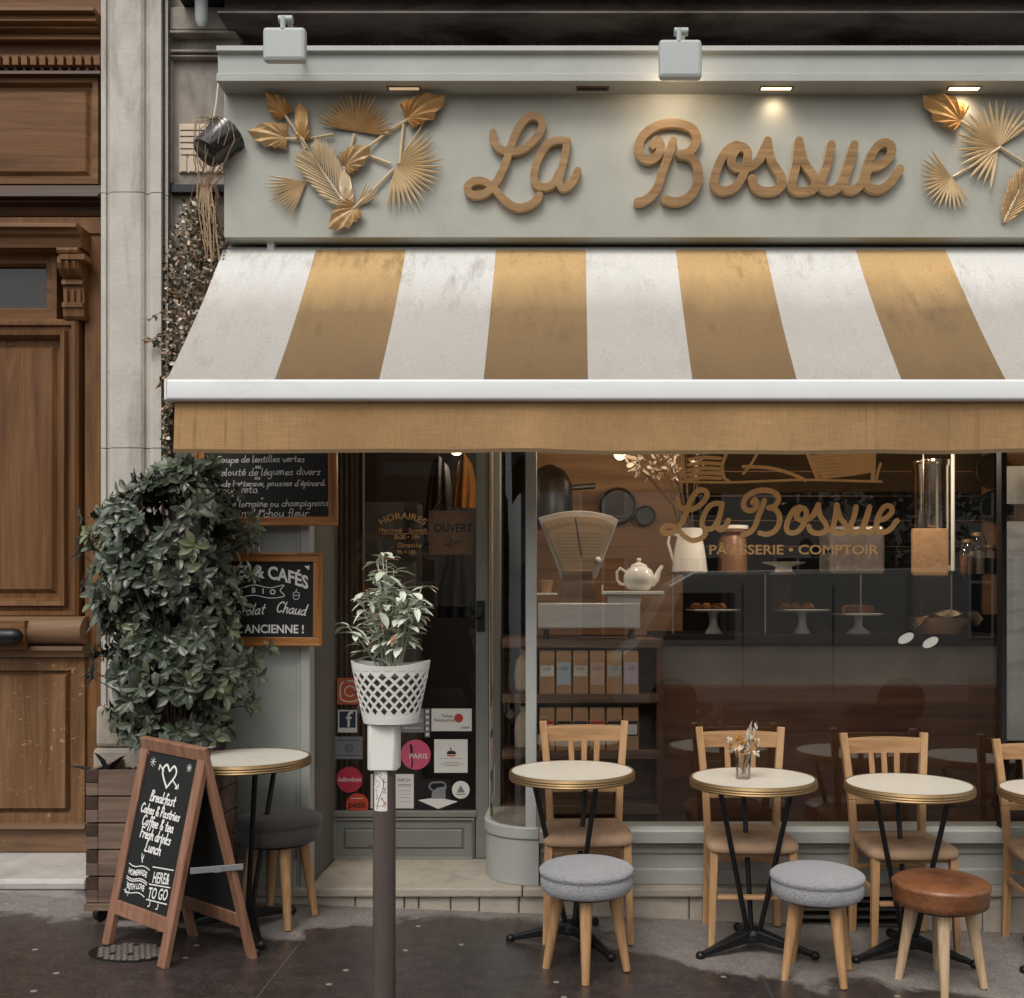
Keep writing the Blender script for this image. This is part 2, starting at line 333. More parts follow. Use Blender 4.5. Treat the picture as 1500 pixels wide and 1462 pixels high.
# pavement: dry asphalt under the awning, wet elsewhere
def pavement_mat():
    m, nt, B, L = base_mat('wet_pavement'); tc = _n(nt, 'ShaderNodeTexCoord'); P = tc.outputs['Object']
    sx = _n(nt, 'ShaderNodeSeparateXYZ'); L.new(P, sx.inputs[0])
    mr = _n(nt, 'ShaderNodeMapRange'); mr.inputs['From Min'].default_value = -3; mr.inputs['From Max'].default_value = 3; L.new(sx.outputs[0], mr.inputs[0])
    # edge of the dry strip along X
    fc = ramp(nt, L, mr.outputs[0], [(0.0,.30),(.24,.38),(.29,.52),(.345,.24),(.47,.12),(.53,.45),(.58,.70),(.72,.78),(.85,.98),(1,1.0)])
    n = noise(nt, L, P, 2.6, 6, .55, .6); n2 = noise(nt, L, P, 14, 5, .6)
    a = _n(nt, 'ShaderNodeMath', operation='ADD'); L.new(sx.outputs[1], a.inputs[0]); L.new(fc.outputs[0], a.inputs[1])
    b = _n(nt, 'ShaderNodeMath', operation='MULTIPLY_ADD'); L.new(n.outputs[0], b.inputs[0]); b.inputs[1].default_value = .7; b.inputs[2].default_value = -.35
    d = _n(nt, 'ShaderNodeMath', operation='ADD'); L.new(a.outputs[0], d.inputs[0]); L.new(b.outputs[0], d.inputs[1])
    dry = ramp(nt, L, d.outputs[0], [(.0, 0.0), (.07, 1.0)])
    fine = noise(nt, L, P, 95, 5, .85); spk = ramp(nt, L, fine.outputs[0], [(.36, .35), (.52, .9), (.64, 1.25), (.74, 2.6)])
    wetc = mixc(nt, L, ramp(nt, L, n2.outputs[0], [(.3,0.0),(.7,1.0)]).outputs[0], c(54,48,46), c(74,66,63))
    dryc = mixc(nt, L, ramp(nt, L, n2.outputs[0], [(.3,0.0),(.7,1.0)]).outputs[0], c(120,113,108), c(142,134,128))
    col = mixc(nt, L, dry.outputs[0], wetc, dryc); col = mixc(nt, L, .9, col, spk.outputs[0], 'MULTIPLY')
    for ja, jw in ((-1.15,.0022),(.78,.0018)):
        j1 = _n(nt, 'ShaderNodeMath', operation='MULTIPLY_ADD'); L.new(n2.outputs[0], j1.inputs[0]); j1.inputs[1].default_value = .012; L.new(sx.outputs[0], j1.inputs[2])
        j2 = _n(nt, 'ShaderNodeMath', operation='COMPARE'); L.new(j1.outputs[0], j2.inputs[0]); j2.inputs[1].default_value = ja; j2.inputs[2].default_value = jw
        j3 = _n(nt, 'ShaderNodeMath', operation='MULTIPLY'); L.new(j2.outputs[0], j3.inputs[0]); j3.inputs[1].default_value = .25; col = mixc(nt, L, j3.outputs[0], col, c(138,130,122))
    vo = _n(nt, 'ShaderNodeTexVoronoi', voronoi_dimensions='2D'); vo.inputs['Scale'].default_value = 4.6; L.new(P, vo.inputs['Vector'])
    gum = ramp(nt, L, vo.outputs['Distance'], [(.05, 1.0), (.058, 0.0)])
    wn = _n(nt, 'ShaderNodeSeparateColor'); L.new(vo.outputs['Color'], wn.inputs[0])
    gs = ramp(nt, L, wn.outputs[0], [(.66, 0.0), (.7, 1.0)])
    gm = _n(nt, 'ShaderNodeMath', operation='MULTIPLY'); L.new(gum.outputs[0], gm.inputs[0]); L.new(gs.outputs[0], gm.inputs[1])
    col = mixc(nt, L, gm.outputs[0], col, c(140,133,126)); L.new(col, B.inputs['Base Color'])
    rr = ramp(nt, L, dry.outputs[0], [(0, .17), (1, .85)]); pud = ramp(nt, L, n.outputs[0], [(.4, .6), (.62, 1.0)])
    rm = _n(nt, 'ShaderNodeMath', operation='MULTIPLY'); L.new(rr.outputs[0], rm.inputs[0]); L.new(pud.outputs[0], rm.inputs[1]); L.new(rm.outputs[0], B.inputs['Roughness'])
    bumpn(nt, L, B, fine.outputs[0], .28, .004); return m
M['pavement'] = pavement_mat()

def canvas(name, clean, dirty, stripe_drop=True):
    m, nt, B, L = base_mat(name); tc = _n(nt, 'ShaderNodeTexCoord'); P = tc.outputs['Object']
    sx = _n(nt, 'ShaderNodeSeparateXYZ'); L.new(P, sx.inputs[0])
    v = vecm(nt, L, (3,1,1)); n = noise(nt, L, v, 1.6, 6, .6, .5)
    v2 = vecm(nt, L, (1,.28,.28), (2,0,4)); n2 = noise(nt, L, v2, 14, 8, .72, .15); n4 = noise(nt, L, vecm(nt, L, (1,1,1), (7,1,2)), 2.1, 3)
    # grime collects towards the lower edge: object Z runs 0 (front bar) to .76 (wall)
    a = _n(nt, 'ShaderNodeMath', operation='MULTIPLY_ADD'); L.new(n.outputs[0], a.inputs[0]); a.inputs[1].default_value = .22; L.new(sx.outputs[2], a.inputs[2])
    lo = ramp(nt, L, a.outputs[0], [(.12, 1.0), (.5, .80), (.60, .45), (.74, 0.0)])
    sp0 = ramp(nt, L, n2.outputs[0], [(.5, 0.0), (.72, .75)]); sp1 = ramp(nt, L, n4.outputs[0], [(.42, 0.0), (.62, 1.0)]); spm = _n(nt, 'ShaderNodeMath', operation='MULTIPLY'); L.new(sp0.outputs[0], spm.inputs[0]); L.new(sp1.outputs[0], spm.inputs[1]); spk_ = noise(nt, L, vecm(nt, L, (1,1,1), (3,9,2)), 42, 2, .5); spx = ramp(nt, L, spk_.outputs[0], [(.72, 0.0), (.76, .45)])
    col = mixc(nt, L, lo.outputs[0], clean, dirty); col = mixc(nt, L, spm.outputs[0], col, mul(dirty, .72)); col = mixc(nt, L, spx.outputs[0], col, mul(dirty, .5))
    fib = noise(nt, L, vecm(nt, L, (260, 60, 60)), 1, 2); fr = ramp(nt, L, fib.outputs[0], [(.3, .86), (.7, 1.06)])
    col = mixc(nt, L, 1, col, fr.outputs[0], 'MULTIPLY'); L.new(col, B.inputs['Base Color']); B.inputs['Roughness'].default_value = .85
    bumpn(nt, L, B, fib.outputs[0], .12, .003)
    tl = _n(nt, 'ShaderNodeBsdfTranslucent'); L.new(col, tl.inputs[0]); mx = _n(nt, 'ShaderNodeMixShader'); mx.inputs[0].default_value = .16
    L.new(B.outputs[0], mx.inputs[1]); L.new(tl.outputs[0], mx.inputs[2]); L.new(mx.outputs[0], nt.nodes['Material Output'].inputs[0]); return m
M['can_w'] = canvas('white_canvas', c(228,225,219), c(178,172,165))
M['can_o'] = canvas('ochre_canvas', c(210,172,118), c(118,94,64))
def valance_mat():
    m, nt, B, L = base_mat('ochre_valance')
    n = noise(nt, L, vecm(nt, L, (1,1,1)), 2.6, 6, .6, .2)
    col = ramp(nt, L, n.outputs[0], [(.3, c(156,122,82)), (.6, c(172,135,90))]).outputs[0]
    for sc in ((420,40,14), (14,40,420)):
        q = noise(nt, L, vecm(nt, L, sc), 1, 2); col = mixc(nt, L, 1, col, ramp(nt, L, q.outputs[0], [(.3,.84),(.7,1.08)]).outputs[0], 'MULTIPLY')
    d = noise(nt, L, vecm(nt, L, (42,1,.5), (1,0,0)), 1, 2, .5); d2 = noise(nt, L, vecm(nt, L, (.8,1,3), (4,0,1)), 1.6, 2)
    r1 = ramp(nt, L, d.outputs[0], [(.60, 0.0), (.72, .55)]); r2 = ramp(nt, L, d2.outputs[0], [(.4, 0.0), (.6, 1.0)])
    mm = _n(nt, 'ShaderNodeMath', operation='MULTIPLY'); L.new(r1.outputs[0], mm.inputs[0]); L.new(r2.outputs[0], mm.inputs[1])
    col = mixc(nt, L, mm.outputs[0], col, c(112,88,60)); L.new(col, B.inputs['Base Color']); B.inputs['Roughness'].default_value = .9
    bumpn(nt, L, B, n.outputs[0], .3, .02); return m
M['valance'] = valance_mat()

# ------------------------------------------------------------------ strokes and lettering
def catmull(p, n=6):
    p = [Vector((a, b, 0)) for a, b in p]
    if len(p) < 3: return [p[0].lerp(p[-1], i/4) for i in range(5)]
    q = [p[0]*2 - p[1]] + p + [p[-1]*2 - p[-2]]; out = []
    for i in range(1, len(q)-2):
        a, b, d, e = q[i-1], q[i], q[i+1], q[i+2]
        for k in range(n):
            t = k/n; out.append(.5*((2*b) + (d-a)*t + (2*a-5*b+4*d-e)*t*t + (3*b-a-3*d+e)*t**3))
    out.append(p[-1]); return out
def ribbon(mb, pts, wd, place, z0=0.0, thick=0.0, rampz=0.0, n=6, mi=0, caps=True):
    s = catmull(pts, n); N = len(s); sec = []
    for i, p in enumerate(s):
        t = s[min(i+1,N-1)] - s[max(i-1,0)]
        t = t.normalized() if t.length > 1e-9 else Vector((1,0,0)); sec.append((p, t, wd/2))
    if caps:
        h = wd/2; p0, t0, _ = sec[0]; p1, t1, _ = sec[-1]
        pre = [(p0 - t0*h*math.sin(a), t0, max(h*math.cos(a), h*.05)) for a in (1.5, 1.1, .6)]
        post = [(p1 + t1*h*math.sin(a), t1, max(h*math.cos(a), h*.05)) for a in (.6, 1.1, 1.5)]
        sec = pre + sec + post
    o = len(mb.v); K = 4 if thick else 2
    for i, (p, t, h) in enumerate(sec):
        nn = Vector((-t.y, t.x, 0)); l = p + nn*h; r = p - nn*h; z = z0 + rampz*i/len(sec)
        mb.v += [place(l.x, l.y, z), place(r.x, r.y, z)]
        if thick: mb.v += [place(l.x, l.y, z0-thick), place(r.x, r.y, z0-thick)]
    for i in range(len(sec)-1):
        a = o + i*K; b = a + K
        fs = [[a, a+1, b+1, b]]
        if thick: fs += [[a, b, b+2, a+2], [a+1, a+3, b+3, b+1]]
        mb.f += fs; mb.m += [mi] + [mi+1]*(len(fs)-1)
G = {}
def _g(ch, wd, s):
    G[ch] = (wd, [[(float(x), float(y)) for x, y in zip(k.split()[::2], k.split()[1::2])] for k in s.split('|')])
for ch, wd, s in [('a',10,'8 9 5 10 1 7 1 2 4 0 7 3 8 9|8 9 8 2 10 0'),('b',9,'1 20 1 2 4 0 8 3 8 8 5 10 1 7'),('c',8,'8 8 5 10 1 7 1 2 4 0 8 2'),
  ('d',10,'8 8 5 10 1 7 1 2 4 0 7 3 8 8|8 20 8 2 10 0'),('e',8,'1 5 7 6 7 9 4 10 1 7 1 2 4 0 8 2'),('f',6,'7 18 5 20 3 18 3 0 2 -8|0 10 7 10'),
  ('g',10,'8 9 5 10 1 7 1 2 4 0 7 3 8 9|8 9 8 -6 5 -10 1 -8'),('h',9,'1 20 1 0|1 6 4 10 7 9 7 2 9 0'),('i',4,'1 10 1 2 3 0|1 14 1.5 15'),('k',8,'1 20 1 0|7 10 1 4 7 0'),
  ('l',4,'1 20 1 2 3 0'),('m',13,'1 10 1 0|1 6 3 10 5 9 5 0|5 6 8 10 10 9 10 2 12 0'),('n',9,'1 10 1 0|1 6 4 10 7 9 7 2 9 0'),('o',9,'4 10 1 7 1 3 4 0 7 3 7 7 4 10'),
  ('p',9,'1 10 1 -10|1 7 4 10 8 8 8 3 5 0 1 3'),('q',10,'8 9 5 10 1 7 1 2 4 0 7 3 8 9|8 9 8 -10'),('r',7,'1 10 1 0|1 6 4 10 7 9'),('s',8,'7 9 4 10 2 8 6 4 5 0 1 1'),
  ('t',7,'3 17 3 2 6 0|0 11 6 11'),('u',10,'1 10 1 3 3 0 6 2 8 10|8 10 8 2 10 0'),('v',8,'0 10 4 0 8 10'),('x',8,'0 10 7 0|7 10 0 0'),
  ('y',9,'1 10 2 4 5 3 8 10|8 10 7 -6 4 -10 1 -8'),('S',10,'9 18 5 20 1 17 5 11 9 6 6 0 1 2'),('V',10,'0 20 5 0 10 20'),('Q',13,'6 20 1 15 1 5 6 0 11 5 11 15 6 20|8 4 12 -2'),
  ('G',12,'10 17 6 20 1 14 1 5 5 0 10 3 10 9|6 9 11 9'),('C',11,'10 17 6 20 1 14 1 5 5 0 10 3'),('B',10,'2 20 2 0|1 19 6 20 8 16 3 11|3 11 9 8 8 1 1 0'),('F',9,'2 20 2 0|0 20 10 20|2 11 8 11'),
  ('L',10,'2 20 3 8 1 1 5 0 10 1|2 20 4 20'),('P',10,'2 20 2 0|1 19 7 20 9 15 7 10 2 10'),('O',13,'6 20 1 15 1 5 6 0 11 5 11 15 6 20'),('&',11,'10 0 3 14 4 19 8 17 2 7 3 1 7 0 10 6'),('+',9,'0 5 8 5|4 1 4 9'),(',',4,'2 1 1 -3'),("'",4,'1 20 1 16'),('.',4,'1 0 1.6 1')]: _g(ch, wd, s)
G['é'] = (8, G['e'][1] + [[(3,13),(6,16)]]); G['ê'] = (8, G['e'][1] + [[(2,13),(4,16)], [(4,16),(6,13)]])
def swidth(t, size): return sum(G[k][0]+1.2 if k in G else 6 for k in t) * size/10
_zc = [0]
def script(mb, t, x, y, size, wd, place, slant=.2, align='L', z0=.0015, fn=None, jit=.0, sy=1.0):
    W = swidth(t, size); x0 = x - (W/2 if align == 'C' else 0)
    for ch in t:
        if ch not in G: x0 += .6*size; continue
        gw, st = G[ch]; jy = random.uniform(-jit, jit)*size
        for k in st:
            P = [(x0 + (a + slant*b)*size/10, y + jy + b*size*sy/10) for a, b in k]
            if fn: P = [fn(a, b) for a, b in P]
            _zc[0] = (_zc[0]+1) % 9; ribbon(mb, P, wd, place, z0 + _zc[0]*.00012, 0, .0001, n=4)
        x0 += (gw + 1.2)*size/10
def planes(o, U, V, N):
    o, U, V, N = map(Vector, (o, U, V, N)); return lambda x, y, z=0: o + U*x + V*y + N*z
def facade(Y): return lambda x, y, z=0: Vector((x, Y - z, y))
def ftext(mb, t, cx, cy, size, place, z0=.0016, bold=0, shear=0, fn=None, mi=0, sx=1.0, align='CENTER', outline=False):
    cu = bpy.data.curves.new('tmp', 'FONT'); cu.body = t; cu.size = size; cu.align_x = align; cu.align_y = 'CENTER'; cu.offset = bold; cu.shear = shear; cu.resolution_u = 3
    ob = bpy.data.objects.new('tmp', cu); COL.objects.link(ob); dg = bpy.context.evaluated_depsgraph_get()
    me = bpy.data.meshes.new_from_object(ob.evaluated_get(dg)); o = len(mb.v)
    for v in me.vertices:
        x, y = v.co.x*sx, v.co.y
        if fn: x, y = fn(x, y)
        mb.v.append(place(cx + x, cy + y, z0))
    for p in me.polygons: mb.f.append([i+o for i in p.vertices]); mb.m.append(mi)
    bpy.data.objects.remove(ob); bpy.data.curves.remove(cu); bpy.data.meshes.remove(me)
def disc(mb, cx, cy, r, place, z0=.0012, seg=28, mi=0, sy=1.0):
    o = len(mb.v); mb.v += [place(cx + r*math.cos(2*math.pi*i/seg), cy + r*sy*math.sin(2*math.pi*i/seg), z0) for i in range(seg)]
    mb.f.append(list(range(o, o+seg))); mb.m.append(mi)
def poly(mb, pts, place, z0=.0012, mi=0):
    o = len(mb.v); mb.v += [place(x, y, z0) for x, y in pts]; mb.f.append(list(range(o, o+len(pts)))); mb.m.append(mi)
def rect(mb, x0, y0, x1, y1, place, z0=.0012, mi=0): poly(mb, [(x0,y0),(x1,y0),(x1,y1),(x0,y1)], place, z0, mi)

# ------------------------------------------------------------------ leaves
def leaf(mb, base, d, up, L, W, fold=.25, droop=.25, mi=0, prof=((0,.08),(.3,.75),(.62,1.0),(.86,.6),(1,.04))):
    d = Vector(d).normalized(); up = Vector(up); s = d.cross(up)
    s = s.normalized() if s.length > 1e-5 else Vector((1,0,0)); n = s.cross(d).normalized(); o = len(mb.v)
    for t, wv in prof:
        p = Vector(base) + d*L*t - n*droop*L*t*t; h = W/2*wv
        mb.v += [p - s*h + n*fold*h, p, p + s*h + n*fold*h]
    for i in range(len(prof)-1):
        a = o + i*3; mb.f += [[a, a+1, a+4, a+3], [a+1, a+2, a+5, a+4]]; mb.m += [mi, mi]
def rnd(a, b): return random.uniform(a, b)
def rdir():
    while 1:
        v = Vector((rnd(-1,1), rnd(-1,1), rnd(-1,1)))
        if .05 < v.length < 1: return v.normalized()

# ================================================================== SETTING
m = MB(); X = 150
m.add([(-X,-X,-.04*-X),(X,-X,-.04*X),(X,6,-.04*X),(-X,6,-.04*-X)], [(0,1,2,3)])
m.v = [v - Vector((0,0,0)) for v in m.v]
me = bpy.data.meshes.new('pavement'); me.from_pydata(m.v, [], m.f); me.materials.append(M['pavement'])
o = bpy.data.objects.new('pavement', me); COL.objects.link(o); tag(o, 'wet asphalt pavement, dry and paler under the awning', kind='structure')

# ---------------- oak carriage door
dr = thing('oak_door', 'tall panelled brown oak entrance door left of the stone pilaster', 'door', Q(60,1248,.46))
YD = .46; XL = -260
b = MB(); b.R(XL, -200, 152, 1248, YD+.06, .08); b.build('backing', M['oak_v'], dr)
b = MB(); b.R(XL, -200, 152, 30, YD-.0, .055); b.R(12, -200, 152, 29, YD-.012, .01); b.build('top_panel', M['oak_h'], dr, bev=.003)
def hz(y): return Q(0, y, YD).z
def hmould(name, prof, mt, x1=151):
    k = Q(XL,0,YD).x; k1 = Q(x1,0,YD).x
    q = MB(); q.xprof([(YD + dy, hz(y)) for y, dy in prof], k, k1); return q.build(name, mt, dr)
hmould('cornice', [(27,.05),(27,-.10),(33,-.11),(34,-.075),(44,-.085),(46,-.05),(51,-.06),(53,-.02),(62,-.03),(63,.02),(78,.03),(78,.05)], M['oak_h'])
b = MB()
for i in range(-14, 12): b.R(i*13.3+4, 81, i*13.3+13, 95, YD-.045, .05)
b.R(XL, 79, 151, 97, YD+.01, .04); b.build('dentil_band', M['oak_h'], dr, bev=.002)
hmould('lower_cornice', [(97,.05),(97,-.0),(104,-.005),(108,-.03),(113,-.035),(114,.0),(122,.02),(122,.05)], M['oak_dark'])
b = MB(); b.rings(XL, 120, 150, 275, [(0,YD+.05),(0,YD-.0),(8,YD-.0),(11,YD+.03),(15,YD+.03),(20,YD+.015),(20,YD+.015)]); b.build('transom_panel', M['oak_h'], dr)
hmould('transom_moulding', [(274,.05),(274,-.02),(287,-.03),(289,-.055),(294,-.06),(296,-.03),(300,-.04),(303,.0),(314,.02),(318,.05)], M['oak_dark'])
b = MB(); b.R(XL, 318, 151, 342, YD+.0, .05); b.R(124, 342, 151, 1248, YD+.012, .04); b.build('door_jamb', M['oak_v'], dr, bev=.003)
hmould('pediment', [(341,.05),(341,-.14),(347,-.145),(349,-.12),(354,-.115),(357,-.09),(371,-.085),(372,.05)], M['oak_h'], 131)
b = MB()   # corbel: scroll profile
pr = []
for y, dy in ((372,-.10),(376,-.105),(380,-.10),(382,-.085),(386,-.095),(394,-.10),(402,-.09),(409,-.065),(412,-.04),(415,-.05),(421,-.055),(423,-.035),(446,-.03),(447,-.05),(454,-.05),(455,-.04),(466,-.035),(470,-.02)): pr.append((YD+dy, hz(y)))
pr = [(YD+.05, hz(372))] + pr + [(YD+.05, hz(470))]
b.xprof(pr, Q(90,0,YD-.05).x, Q(121,0,YD-.05).x)
for k in range(3): b.xprof([(y-.008, z) for y, z in pr[5:9]] + [(YD+.02, pr[8][1]), (YD+.02, pr[5][1])], Q(93+k*10,0,YD-.05).x, Q(98+k*10,0,YD-.05).x)
for k in range(3): b.R(94+k*9.5, 424, 99+k*9.5, 445, YD-.045, .03)
b.R(87, 372, 124, 380, YD-.115, .1)
b.build('corbel', M['oak_v'], dr, bev=.002)
b = MB(); b.rings(XL, 373, 90, 472, [(0,YD+.05),(0,YD-.0),(8,YD-.0),(10,YD+.012),(16,YD+.012),(20,YD+.035)], False); b.build('pane_frame', M['oak_h'], dr)
b = MB(); b.R(XL, 394, 78, 452, YD+.03, .01); b.build('glass_pane', M['windowpane'], dr)
b = MB(); b.rings(XL, 472, 123, 905, [(0,YD+.05),(0,YD-.005),(4,YD-.02),(9,YD-.02),(11,YD+.0),(16,YD+.0),(18,YD-.03),(24,YD-.025),(27,YD+.01),(29,YD+.03),(36,YD+.03),(42,YD+.012)]); b.build('upper_panel', M['oak_v'], dr)
hmould('roll_moulding', [(903,.05),(903,-.02),(906,-.05),(912,-.075),(920,-.09),(930,-.09),(938,-.075),(943,-.05),(945,-.02),(946,-.06),(952,-.065),(956,-.045),(962,-.04),(963,.05)], M['oak_weathered'], 129).data.set_sharp_from_angle(angle=R_(50))
b = MB(); b.rings(-22, 962, 132, 1207, [(0,YD+.05),(0,YD-.01),(19,YD-.01),(20,YD+.012),(24,YD+.012),(27,YD-.018)]); b.R(XL, 962, -22.5, 1207, YD-.01, .06); b.build('lower_panel', M['oak_scuffed'], dr)
b = MB(); b.xprof([(YD+.05,hz(1204)),(YD-.05,hz(1204)),(YD-.055,hz(1211)),(YD-.02,hz(1214)),(YD-.025,hz(1246)),(YD+.05,hz(1246))], Q(XL,0,YD).x, Q(131,0,YD).x); b.build('kick_board', M['oak_weathered'], dr)
b = MB(); b.R(-60, 909, 36, 952, YD-.105, .04); hp = b.build('handle_plate', M['oak_h'], dr, bev=.004)
b = MB(); b.lathe([(.02,0),(.02,.04),(.034,.05),(.04,.07),(.04,.2),(.034,.225),(.018,.24)], Q(-38,932,YD-.16), 20, M=Matrix.Rotation(R_(90),3,'Y')); b.build('handle', M['black_metal'], hp, smooth=True)
b = MB(); a = Q(XL,1283,0); e = Q(131,1283,0)
b.xprof([(-.045,.135),(-.05,.165),(-.04,.185),(.6,.19),(.6,.135)], a.x, e.x); st_ = thing('door_step', 'worn grey stone step below the brown oak door', 'step', ((a.x+e.x)/2,0,.05)); b.build('tread', M['stepstone'], st_, bev=.006)
b = MB(); b.box((a.x,-.038,-.3),(e.x,.55,.1345)); b.build('riser', mat('worn_riser', c(150,144,140), .6, 0, .12, 6, .3, 50, stain=c(78,74,74), stain_at=(.4,.62), sscale=5, sstretch=(.7,1,2.2)), st_, bev=.01)

# ---------------- pilaster and wall strip
def pil(mb, prof, z0, z1): mb.zprof([((p-CX)*(CD+y)/F if True else 0, y) for p, y in prof], z0, z1)
PP = [(148,.62),(148,0),(155,0),(156.5,.012),(159,.012),(161,-.004),(165,-.01),(185,-.012),(206,-.01),(211,.0),(214,.014),(218,.016),(220,.002),(224,-.004),(236,-.004),(238,.01),(239,.07),(242,.07),(242,.03),(246,.03),(246,.3),(246,.62)]
ps = thing('stone_pilaster', 'pale limestone pilaster with moulded edges between oak door and shop', 'pilaster', (Q(194,0,0).x, .2, gz(-2)))
for z0, z1, nm in ((.9, 2.225, 'middle_block'), (2.229, 3.442, 'upper_block'), (3.446, 5.2, 'top_block')):
    b = MB(); pil(b, PP, z0, z1); b.build(nm, M['stone'], ps)
b = MB(); b.zprof([((p-CX)*CD/F, y) for p, y in ((139,.55),(139,-.03),(170,-.035),(238,-.03),(246,.03),(246,.55))], -.1, .80); b.zprof([((p-CX)*CD/F, y) for p, y in ((142,.55),(142,-.02),(170,-.025),(240,-.02),(246,.03),(246,.55))], .803, 1.0); 
b.build('base_block', mat('base_limestone', c(170,160,147), .85, 0, .14, 6, .35, 45, stain=c(120,108,96), stain_at=(.45,.8), sscale=3), ps, bev=.02)
wl = thing('stone_wall', 'stained narrow stone wall strip behind the hanging vine', 'wall', (Q(290,0,.1).x, .2, .05))
b = MB(); b.box((Q(246,0,.1).x, .1, -.2), (Q(352,0,.1).x, .3, 5.2)); b.build('wall_face', M['stone2'], wl)
b = MB()
for y0, y1, d in ((44,48,.06),(72,76,.05),(80,83,.04)): b.R(248, y0, 345, y1, .1-d, d)
b.R(248, 10, 335, 43, .06, .04); b.build('ledge_moulding', M['stone2'], wl, bev=.004)
b = MB(); b.R(249, 85, 253, 268, .085, .02); b.R(249, 283, 253, 700, .085, .02); b.build('edge_bead', M['stone2'], wl, bev=.003)
b = MB(); b.R(248, 270, 335, 281, .055, .05); b.build('iron_band', M['black_metal'], wl)
vg = thing('vent_grille', 'small cream slatted vent on the wall behind the hanging pot', 'vent', Q(292,252,.09))
b = MB(); b.R(262, 181, 326, 253, .09, .012); b.build('frame', M['cream'], vg, bev=.002)
b = MB()
for i in range(5): b.R(264, 183+i*9, 324, 190+i*9, .08, .012)
for i in range(5): b.R(264+i*12.5, 228, 273+i*12.5, 251, .083, .009)
b.build('slats', M['cream'], vg, bev=.001)
b = MB(); 
for i in range(4): b.R(264, 189.6+i*9, 324, 192.4+i*9, .0885, .002)
b.build('slots', M['black'], vg)

# ---------------- facade above, dark beam
XR = 4.2
fw = thing('upper_facade', 'dark sooty timber fascia and rusty beam above the shop sign', 'facade', (1.3, .2, 2.6))
b = MB(); b.box((Q(345,0,.2).x, .2, 2.62), (XR, .45, 5.4)); b.build('boarding', M['darktimber'], fw)  # shade below the overhang is put into the dark board colour
b = MB(); b.xprof([(.2, Q(0,19,-.1).z),(-.1,Q(0,19,-.1).z),(-.1,Q(0,16,-.1).z),(-.02,Q(0,15,-.1).z),(-.0,Q(0,8,-.1).z),(-.0,Q(0,-30,-.1).z),(.2,Q(0,-30,-.1).z)], Q(318,0,-.1).x, XR); b.build('steel_beam', M['rust'], fw)
b = MB(); b.xprof([(.2, Q(0,-30,-.15).z),(-.16,Q(0,-30,-.15).z),(-.17,Q(0,-36,-.15).z),(-.17,Q(0,-90,-.15).z),(.2,Q(0,-90,-.15).z)], Q(250,0,-.1).x, XR); b.build('gutter', M['black'], fw)
b = MB()
for i in range(60):
    p = 470 + i*17.3
    if p < 1520: b.R(p, 44, p+1.2, 70, .12, .01)
b.R(330, 46, 1560, 49, .12, .012); b.build('wire_mesh', M['rust'], fw)
b = MB(); b.R(445, 47, 1560, 60, .17, .03); b.build('batten', M['darktimber'], fw)
for px in (452, 494, 585): 
    pass
b = MB(); b.lathe([(.03,0),(.028,.1),(.012,.13)], Q(295,0,-.05), 16, M=Matrix.Rotation(math.pi,3,'X')); tag(b.build('pipe_end', M['lampgrey'], smooth=True), 'grey pipe stub hanging down at the very top by the pilaster', 'pipe')

# ---------------- shop sign
YB = -.06; YC = -.16
sg = thing('shop_sign', 'grey fascia sign with wooden cursive letters above the striped awning', 'sign', Q(900,348,YB))
bx0 = Q(328,0,YB).x
b = MB(); b.box((bx0, YB, Q(0,348,YB).z), (XR, .2, Q(0,128,YB).z)); b.build('fascia_board', M['board'], sg, bev=.003)
zt, zb = Q(0,70,YC).z, Q(0,122,YC).z
b = MB(); b.xprof([(.2,zt),(YC-.02,zt),(YC-.022,zt-.025),(YC-.01,zt-.03),(YC,zt-.032),(YC,zb+.045),(YC-.012,zb+.04),(YC-.02,zb+.036),(YC-.02,zb),(YB+.005,zb),(.2,zb)], Q(319,0,YC).x, XR)
b.build('cornice', M['paint'], sg, bev=.002)
b = MB(); b.R(345, 350, 452, 368, .08, .06); b.build('end_panel', M['paint_old'], sg)
